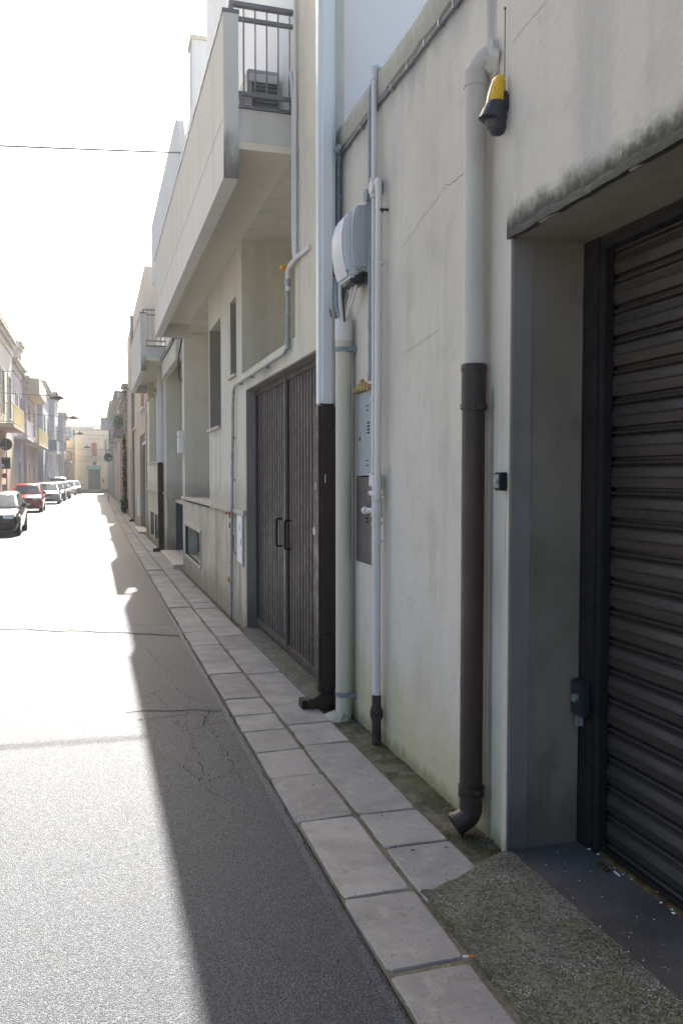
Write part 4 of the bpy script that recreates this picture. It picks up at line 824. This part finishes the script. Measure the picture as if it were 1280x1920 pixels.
house('grey_corner_house', 'grey house with cornice and dark balcony further along left row', -3.75, 85.02, 93, 9.8, 'palegrey', -1, [(87, 88.2, 4.6, 6.6, 'teal'), (90.5, 91.7, 4.6, 6.6, 'signback')], [(87, 88.3, -.2, 2.5, 'redwood')], [(86.5, 92.5, 4.1, .8, 'palegrey', 'ironrail', False)])
house('red_shutter_house', 'narrow house with red shutters near the end of left row', -3.2, 93.02, 101, 8.4, 'lilac', -1, [(95, 96.2, 4.8, 6.8, 'redshutter'), (98.5, 99.7, 4.8, 6.8, 'redshutter')], [(96, 97.3, -.2, 2.6, 'redwood')], [(94.5, 100.5, 3.3, .6, 'rosy', 'redshutter', False), (97, 100.5, 5.9, .5, 'palegrey', 'ironrail', False)])
house('yellow_house', 'yellow rendered house end glimpsed at the left junction corner', -2.42, 101.8, 103.4, 5.9, 'yellow', -1, [(102.1, 103, 3.2, 5, 'beige')], corn=None, depth=6)
# house closing the street
eh = thing('end_house', 'cream house closing the end of the street with red shuttered balcony door', 'house', (0, 104, 0))
def yquad(mb, y, x0, x1, z0, z1): mb.quad((x0, y, z0), (x1, y, z0), (x1, y, z1), (x0, y, z1))
mb = MB(); xs = [-2.3, -.80, .42, .95, 9]
mb.box(-2.3, 9, 104, 114, -.7, 7.2); mb.build('wall', 'endcream', eh)
MB().box(-2.4, 9, 103.9, 104.0, 7.05, 7.25).build('cornice', 'cornice', eh)
MB().box(-.85, .5, 103.96, 104, -.3, 2.35).build('shop_door', 'signback', eh)
mb = MB()
for xx in (-.85, -.2, .46): mb.box(xx, xx+.06, 103.92, 103.96, -.3, 2.35)
mb.box(-.85, .52, 103.92, 103.96, 2.3, 2.38); mb.parts('shop_frame', 'redwood', eh)
MB().prism([(103.95, 2.9), (103.4, 2.45), (103.4, 2.38), (103.95, 2.38)], 'x', -1.0, .62).build('awning', 'greencloth', eh)
MB().box(-.42, .18, 103.95, 104, 4.0, 5.6).build('balcony_shutter', 'redshutter', eh)
mb = MB()
for k in range(9): mb.box(-.38, .14, 103.93, 103.95, 4.1+k*.16, 4.18+k*.16)
mb.parts('louvre', 'redshutter', eh)
b_ = MB().box(-.95, .65, 103.4, 104, 3.75, 3.9).build('balcony', 'cornice', eh); mb = MB()
for zz in (3.95, 4.75): mb.box(-.95, .65, 103.4, 103.44, zz, zz+.04)
for k in range(13): mb.box(-.95+k*.13, -.93+k*.13, 103.4, 103.43, 3.9, 4.78)
mb.build('railing', 'ironrail', b_); MB().box(-.75, .5, 103.9, 104, 6.0, 6.12).build('window_hood', 'cornice', eh)
MB().tube([(-.1, 103.9, 3.15), (-.1, 104, 3.15)], .24, 14).build('round_window', 'signback', eh); mb = MB(); mb.box(-2.3, 1.6, 103.94, 104, 3.35, 3.45); mb.build('string_course', 'cornice', eh)
MB().box(.72, .95, 103.95, 104, 1.45, 1.75).build('yellow_notice', 'yellowpaint', eh); MB().box(.80, .95, 103.94, 104, .9, 1.2).build('letter_box', 'black', eh)
MB().box(-2.3, 1.6, 103.9, 104, -.5, 0).build('plinth', 'greystone', eh); MB().box(1.05, 1.12, 103.9, 104, 4.5, 6.2).build('pipe', 'galv', eh); MB().box(1.0, 2, 103.2, 104, 4.2, 4.35).build('side_balcony', 'cornice', eh)
rh = thing('rear_house', 'blue grey house rising behind the cream end house', 'house', (0, 120, 0)); MB().box(-9, 9, 116, 124, -.7, 8.15).build('wall', 'bluegrey', rh); MB().box(-9.1, 9.1, 115.9, 124, 8.15, 8.25).build('cornice', 'cornice', rh); MB().box(-.2, 1.2, 115.9, 116, 7.9, 8.5).build('roof_hatch', 'white', rh)
for xx in (-2.8, -1.4, 2.2): MB().box(xx, xx+.7, 115.9, 116, 7.0, 7.8).build('window', 'glass', rh)

for ax, ay, az, hh, lab in ((-5.6, 58, 8.95, 2.2, 'thin roof aerial above the lilac grey house'), (-5.2, 66, 8.6, 2.6, 'thin roof aerial above the rosy balconied house'), (-4.6, 88, 9.8, 1.8, 'thin roof aerial above the grey corniced house'), (1.75, 15.6, 7.9, 2.2, 'thin rod aerial behind the rounded balcony parapet')):
    a_ = thing('roof_aerial', lab, 'aerial', (ax, ay, az)); MB().tube([(ax, ay, az-.1), (ax, ay, az+hh)], .022 if ay > 20 else .008, 6).build('mast', 'cable', a_)
    if ay > 20:
        for k in range(4): MB().tube([(ax-.35, ay+.1*k, az+hh-.1-k*.12), (ax+.35, ay+.1*k, az+hh-.1-k*.12)], .014, 5).build('rod', 'cable', a_)
# ------------------------------------------------------------------ wires and hanging street lamps
tag(MB().tube(sag((1.40, 14.0, 6.95), (-10, 13.4, 6.10), .06, 24), .016, 8).build('overhead_cable', 'cable'), 'thick overhead cable crossing from rounded parapet to the left edge', 'cable')
def wire(a, b, s, r, label): tag(MB().tube(sag(a, b, s), r*1.6, 6).build('overhead_wire', 'cable'), label, 'wire')
wire((1.55, 45, 5.85), (-4.85, 45, 5.85), .1, .012, 'thin wire carrying the nearest hanging street lamp across the street')
wire((1.5, 45.5, 7.3), (-5.1, 45.5, 6.95), .08, .008, 'faint uppermost thin wire crossing the street above lamps')
wire((1.5, 60, 5.55), (-4.85, 60, 5.9), .06, .010, 'thin wire carrying the second hanging street lamp')
wire((1.5, 75, 5.1), (-4.2, 75, 5.6), .1, .010, 'thin wire carrying the third hanging street lamp')
wire((1.5, 95, 4.55), (-3.2, 95, 4.7), .12, .014, 'sagging wire low in front of the red shuttered end house')
for i, (x_, y_, z_, lab) in enumerate([(-1.86, 45, 5.62, 'nearest dark dish shaped street lamp hanging over the road'), (-1.43, 60, 5.60, 'second dark dish shaped street lamp hanging over the road'), (-1.28, 75, 5.25, 'third dark street lamp hanging before the cream end house'), (-.80, 90, 4.6, 'smallest dark street lamp in front of the end house wall')]):
    l = thing('street_lamp', lab, 'street lamp', (x_, y_, z_), 'street lamps hanging over the road')
    MB().loft([[(x_+r*math.cos(k*.449), y_+r*math.sin(k*.449), z_+z) for k in range(14)] for z, r in ((.16, .07), (.13, .16), (.05, .30), (-.02, .37), (-.04, .37))]).build('shade', 'lampshade', l, smooth=50)
    MB().loft([[(x_+r*math.cos(k*.449), y_+r*math.sin(k*.449), z_+z) for k in range(14)] for z, r in ((-.03, .2), (-.06, .14), (-.075, .04))]).build('diffuser', 'lampshade', l, smooth=50)
    MB().tube([(x_, y_, z_+.15), (x_, y_, z_+.3)], .03, 8).build('hanger', 'signback', l)

# ------------------------------------------------------------------ signs
def sign_disc(x_, y_, z_, r, label, mat, pole_r=.03, extra=None):
    s_ = thing('road_sign', label, 'road sign', (x_, y_, gz(y_)))
    MB().tube([(x_, y_+.05, gz(y_)), (x_, y_+.05, z_+r)], pole_r, 10).build('pole', 'galv', s_, smooth=40)
    MB().tube([(x_, y_-.005, z_), (x_, y_+.012, z_)], r, 24).build('disc', mat, s_, smooth=40)
    return s_
s_ = sign_disc(-4.42, 46, 3.27, .31, 'dark round sign back above a square plate on left pole', 'signback')
mb = MB(); mb.box(-4.43, -4.40, 45.985, 45.994, 3.0, 3.52); mb.parts('mounting_rail', 'galv', s_); MB().box(-4.6, -4.53, 45.985, 45.993, 3.08, 3.13).build('label', 'paper', s_)
MB().box(-4.65, -4.22, 45.99, 46.01, 2.0, 2.6).build('plate', 'signback', s_); MB().box(-4.6, -4.52, 45.982, 45.99, 2.12, 2.19).build('label', 'paper', s_); mb = MB(); mb.box(-4.6, -4.3, 45.98, 45.99, 2.52, 2.55); mb.box(-4.6, -4.3, 45.98, 45.99, 2.03, 2.06); mb.parts('mounting_rail', 'galv', s_)
MB().tube([(-4.52, 46, 1.55+.1), (-4.52, 46.012, 1.65)], .13, 16).build('red_disc', 'red', s_, smooth=40); MB().box(-4.66, -4.42, 45.99, 46.01, .6, 1.2).build('small_plate', 'rosy', s_); MB().box(-4.64, -4.44, 45.985, 45.99, .65, .9).build('red_stripe', 'red', s_)
s2 = sign_disc(.9, 65, 3.02, .31, 'dark round sign back on pole along right pavement', 'signback'); MB().box(1.0, 1.1, 64.985, 64.994, 2.9, 3.0).build('label', 'paper', s2)
aw = thing('bracket_lamp', 'pale curved arm lamp reaching out at far left edge', 'lamp', (-4.7, 44, 2.3)); MB().tube(fillet([(-5.2, 44.5, 2.45), (-4.9, 44.5, 2.42), (-4.55, 44.5, 2.2)], .2), .035, 8).build('arm', 'blackcable', aw, smooth=50); MB().tube([(-4.66, 44.5, 2.28), (-4.45, 44.5, 2.16)], [.04, .06], 10).build('head', 'white_paint', aw, smooth=40)

# ------------------------------------------------------------------ cars
def car(label, x, y, paint, L=4.0, Wd=1.7, H=1.45, hood=.26, belt=.92, nose=.66, kind='hatch', grille='black', group='cars parked along the left kerb'):
    g = gz(y); c = thing('parked_car', label, 'car', (x, y, g), group); hw = Wd/2
    def ring(t, w, z0, z1):
        yy = y+t*L; w = w*hw; pts = [(-w*.90, z0), (-w*.98, z0+.08), (-w, z0+(z1-z0)*.45), (-w*.985, z0+(z1-z0)*.78), (-w*.93, z1-.03), (-w*.82, z1), (0, z1+.025)]
        pts += [(-a, b) for a, b in reversed(pts[:-1])]
        return [(x+a, yy, g+b) for a, b in pts]
    st = [(0, .80, .30, nose-.08), (.012, .90, .22, nose), (.05, .96, .19, nose+.05), (.12, .99, .18, nose+.11), (hood, 1.0, .18, belt), (.55, 1.0, .18, belt+.03), (.85, .99, .18, belt+.05), (.96, .96, .2, belt+.02), (.99, .92, .24, belt-.08), (1, .84, .32, belt-.22)]
    MB().loft([ring(*s) for s in st]).build('body', paint, c, smooth=45)
    r0, r1 = (hood-.01, .96) if kind != 'van' else (hood-.04, .985)
    t0, t1 = (hood+.19, .84) if kind != 'van' else (hood+.12, .94)
    def gr(z, a, b, w):
        p = []
        for k in range(4): p.append((x+(-w+2*w*k/3), y+(a-(.012 if k in (1, 2) else 0))*L, g+z))
        p.append((x+w*1.02, y+(a*.55+b*.45)*L, g+z))
        for k in range(4): p.append((x+(w-2*w*k/3), y+(b+(.01 if k in (1, 2) else 0))*L, g+z))
        p.append((x-w*1.02, y+(a*.55+b*.45)*L, g+z))
        return p
    ra = gr(belt+.0, r0, r1, hw*.93); rb = gr(H-.10, t0-.02, t1+.03, hw*.74); rc = gr(H-.03, t0+.03, t1-.0, hw*.66); rd = gr(H, t0+.10, t1-.07, hw*.5)
    cb_ = MB().loft([ra, rb, rc, rd]).build('cabin', paint, c, smooth=50)
    def lerp(a, b, u): return Vector(a).lerp(Vector(b), u)
    def pane(name, i0, i1, u0=.06, u1=.94, v0=.10, v1=.93):
        mb = MB(); A, B, Cc, D = [lerp(ra[i0], rb[i0], v0), lerp(ra[i1], rb[i1], v0), lerp(ra[i1], rb[i1], v1), lerp(ra[i0], rb[i0], v1)]
        a, b, cc, dd = A.lerp(B, u0), A.lerp(B, u1), D.lerp(Cc, u1), D.lerp(Cc, u0); n = (b-a).cross(dd-a).normalized()
        if n.dot((a+cc)/2-Vector((x, y+L*.6, g+1.1))) < 0: n = -n
        mb.quad(*[p+n*.008 for p in (a, b, cc, dd)]); return mb.build(name, 'carglass', c, fix=False)
    mb = MB()
    for (i, j, u0, u1) in ((0, 1, .16, 1), (1, 2, 0, 1), (2, 3, 0, .84)):
        A, B, Cc, D = lerp(ra[i], rb[i], .06), lerp(ra[j], rb[j], .06), lerp(ra[j], rb[j], .95), lerp(ra[i], rb[i], .95); n = Vector((0, -.012, .008))
        mb.quad(*[p+n for p in (A.lerp(B, u0), A.lerp(B, u1), D.lerp(Cc, u1), D.lerp(Cc, u0))])
    mb.build('windscreen', 'carglass', c, fix=False)
    for i0, i1 in ((3, 4), (4, 5), (8, 9), (9, 0)): pane('side_window', i0, i1)
    pane('rear_window', 5, 8)
    zf = g+nose
    for s in (-1, 1):
        o = MB().loft([[(x+s*(hw*.66+q*a_), y+dy, zf-.02+q2*b_) for q, q2 in ((-1, -.7), (.6, -.8), (1.15, .2), (.9, 1), (-.6, .8), (-1, .2))] for dy, a_, b_ in ((-.012, .13, .06), (.0, .17, .085), (.16, .19, .10))]).build('headlight', 'lampglass', c, smooth=40)
        MB().box(x+s*(hw*.98), x+s*(hw+.15), y+L*(hood+.07), y+L*(hood+.07)+.1, g+belt+.0, g+belt+.13).build('mirror', paint if kind != 'dark' else 'black', c, bevel=.03)
        MB().box(x+s*hw*.55, x+s*hw*.8, y-.012, y+.05, g+.28, g+.36).build('fog_light', 'black', c, bevel=.02)
        for t_ in (.17, .80):
            rw = .31; wy = y+t_*L
            MB().tube([(x+s*(hw-.10), wy, g+rw+.01), (x+s*(hw+.004), wy, g+rw+.01)], rw+.06, 22).build('wheel_arch', 'black', c)
            wv = MB().tube([(x+s*(hw-.2), wy, g+rw), (x+s*(hw-.01), wy, g+rw), (x+s*(hw+.015), wy, g+rw)], [rw, rw, rw-.03], 24).build('wheel', 'tyre', c, smooth=40)
            MB().tube([(x+s*(hw), wy, g+rw), (x+s*(hw+.022), wy, g+rw)], [rw*.62, rw*.55], 16).build('rim', 'rim', wv, smooth=30)
    MB().box(x-hw*.42, x+hw*.42, y-.018, y+.06, zf-.12, zf-.02).build('grille', grille, c, bevel=.02); MB().box(x-hw*.6, x+hw*.6, y-.012, y+.08, g+.24, g+.38).build('lower_grille', 'black', c, bevel=.02)
    pl_ = MB().box(x-.26, x+.26, y-.03, y, g+.40, g+.51).build('number_plate', 'paper', c); mb = MB(); mb.box(x+.215, x+.258, y-.032, y-.029, g+.405, g+.505); mb.build('blue_band', M['bluegal'], pl_)
    MB().tube([(x, y-.028, zf-.0), (x, y-.0, zf-.0)], .05, 14).build('badge', 'rim', c, smooth=40)
    mb = MB()
    for s in (-1, 1): mb.tube([(x+s*.35-.25, y+L*(hood-.0)-.03, g+belt+.03), (x+s*.35+.2, y+L*(hood+.02), g+belt+.10)], .01, 5)
    mb.parts('wiper', 'black', c)
    return c
PT = {'dark': carpaint('anthracite_paint', (.028, .032, .036), .3), 'red': carpaint('dark_red_paint', (.36, .012, .02)), 'silver': carpaint('silver_paint', (.38, .40, .44), .5), 'black': carpaint('black_paint', (.02, .023, .028), .2), 'white': carpaint('white_car_paint', (.72, .72, .72)), 'blue': carpaint('slate_blue_paint', (.12, .15, .19), .3)}
car('dark grey hatchback cut off by left frame edge, first in row', -3.27, 28.4, PT['dark'], 4.2, 1.74, 1.43, belt=.90)
car('dark red small hatchback parked second in row', -3.58, 46.8, PT['red'], 3.7, 1.62, 1.56, hood=.22, belt=.98, nose=.75)
car('silver car with light roof parked third in row', -3.27, 59.8, PT['silver'], 4.3, 1.74, 1.52, hood=.24, belt=.96, nose=.72)
car('black compact car parked fourth behind the silver car', -3.12, 66.8, PT['black'], 4.0, 1.7, 1.5, hood=.24, belt=.94)
car('slate blue car parked fifth, mostly behind black compact', -2.95, 73, PT['blue'], 4.1, 1.72, 1.5)
car('tall white van rising above the parked row', -3.35, 79, PT['white'], 4.4, 1.8, 1.86, hood=.17, belt=1.05, nose=.8, kind='van')
car('white hatchback parked second last in row', -2.75, 85.5, PT['white'], 4.0, 1.7, 1.5)
car('dark hatchback parked last in row near junction', -2.35, 93, PT['black'], 4.0, 1.7, 1.48)

# ------------------------------------------------------------------ litter, moss
cg = thing('cigarette_butt', 'orange tipped cigarette butt lying in slab joint by ramp', 'cigarette butt', (1.21, 2.53, 0))
zz = gz(2.53)+.030; MB().tube([(1.185, 2.535, zz), (1.203, 2.531, zz)], .0045, 10).build('paper', 'buttw', cg, smooth=40); MB().tube([(1.2035, 2.531, zz), (1.232, 2.524, zz)], .0046, 10).build('filter', 'butt', cg, smooth=40)
rr = random.Random(11); mb = MB(); mb2 = MB()
def chip(mb, x, y, z, s):
    a = rr.random()*6.28; mb.add([(x+s*rr.uniform(.6, 1.2)*math.cos(a+k*1.57), y+s*rr.uniform(.6, 1.2)*math.sin(a+k*1.57), z+rr.uniform(0, s*.5)) for k in range(4)]+[(x, y, z+s*.7)], [(k, (k+1) % 4, 4) for k in range(4)])
for _ in range(130): y = rr.uniform(2.5, 7); chip(mb, rr.uniform(1.24, 1.52), y, gz(y)+.026, rr.uniform(.002, .005))
for _ in range(40): y = rr.uniform(2, 6); chip(mb, rr.uniform(.93, 1.2), y, gz(y)+.026, rr.uniform(.0015, .004))
for _ in range(70): chip(mb, rr.gauss(1.58, .03), rr.gauss(5.78, .12), gz(5.8)+.02, rr.uniform(.004, .010))
for _ in range(60): chip(mb, rr.gauss(1.66, .04), rr.gauss(3.38, .08), gz(3.4)+.012, rr.uniform(.004, .009))
for _ in range(90): y = rr.uniform(3.2, 9); chip(mb, rr.uniform(1.53, 1.68), y, gz(y)+.012, rr.uniform(.003, .007))
for _ in range(60): y = rr.uniform(1.2, 3.15); chip(mb2, rr.uniform(1.72, 2.05), y, .009, rr.uniform(.002, .005))
for _ in range(25): y = rr.uniform(2.5, 3.1); chip(mb2, rr.uniform(2.05, 2.1), y, .012, rr.uniform(.004, .012))
mb.build('dirt_crumbs', 'litter', kind='stuff'); mb2.build('pale_crumbs', 'buttw', kind='stuff')
mb = MB()
for _ in range(1500):
    y = rr.choice([rr.uniform(3.2, 3.55), rr.uniform(3.2, 6), rr.uniform(5.3, 6.2), rr.uniform(3.6, 5.4)]); x_ = 1.725-abs(rr.gauss(0, .035)) if rr.random() < .75 else 1.535+abs(rr.gauss(0, .03)); z_ = gz(y)+.008
    a = rr.random()*6.28; s = rr.uniform(.006, .016); mb.quad((x_, y, z_), (x_+s*math.cos(a)*.4, y+s*math.sin(a)*.4, z_+s*.5), (x_+s*math.cos(a)*.7, y+s*math.sin(a)*.7, z_+s*1.1), (x_+s*math.cos(a+.5)*.35, y+s*math.sin(a+.5)*.35, z_+s*.5))
for _ in range(900):                               # moss in the long joint and along the foot of the ramp
    y = rr.uniform(1.7, 6.5); x_ = 1.211+rr.gauss(0, .006); z_ = gz(y)+.014
    if mnoise.noise(Vector((y*2.5, 0, 9))) < -.05: continue
    a = rr.random()*6.28; s = rr.uniform(.004, .011); mb.quad((x_, y, z_), (x_+s*math.cos(a)*.4, y+s*math.sin(a)*.4, z_+s*.5), (x_+s*math.cos(a)*.7, y+s*math.sin(a)*.7, z_+s*1.1), (x_+s*math.cos(a+.5)*.35, y+s*math.sin(a+.5)*.35, z_+s*.5))
mb.build('moss', 'moss', kind='stuff', fix=False)
mb = MB()
for _ in range(26):                                # dry leaves and grit gathered by the wall and the shutter
    x_, y = rr.choice([(rr.gauss(1.66, .03), rr.uniform(3.25, 5)), (rr.gauss(1.6, .05), rr.gauss(5.75, .15)), (rr.uniform(2.0, 2.09), rr.uniform(1.6, 3.1)), (rr.uniform(1.0, 1.5), rr.uniform(3.3, 6))])
    z_ = .012 if x_ > 1.72 else gz(y)+.03; a = rr.random()*6.28; s = rr.uniform(.008, .018); ca, sa = math.cos(a)*s, math.sin(a)*s
    mb.add([(x_-ca, y-sa, z_), (x_+sa*.45, y-ca*.45, z_+s*.35), (x_+ca, y+sa, z_+s*.1), (x_-sa*.45, y+ca*.45, z_+s*.3)], [(0, 1, 2), (0, 2, 3)])
mb.build('dry_leaves', 'litter', kind='stuff', fix=False)
bt = thing('bark_scrap', 'small brown scrap lying by shutter foot on the threshold', 'scrap', (2.03, 2.95, .01)); MB().box(2.0, 2.03, 2.9, 2.98, .008, .02).build('piece', 'litter', bt, bevel=.006); MB().box(2.035, 2.04, 2.86, 2.9, .008, .014).build('twig', 'buttw', bt)

# ------------------------------------------------------------------ thin haze volume added to stand in for lens veil
hz = bpy.data.materials.new('thin_haze'); hz.use_nodes = True; hn = hz.node_tree; hn.nodes.remove(hn.nodes['Principled BSDF'])
pv = hn.nodes.new('ShaderNodeVolumePrincipled'); pv.inputs['Density'].default_value = .00045; pv.inputs['Color'].default_value = (.93, .96, 1, 1); pv.inputs['Anisotropy'].default_value = .65
hn.links.new(pv.outputs[0], hn.nodes['Material Output'].inputs['Volume'])
M['haze'] = hz; MB().box(-520, 520, -60, 620, -1.9, 14).build('haze', 'haze', kind='stuff')
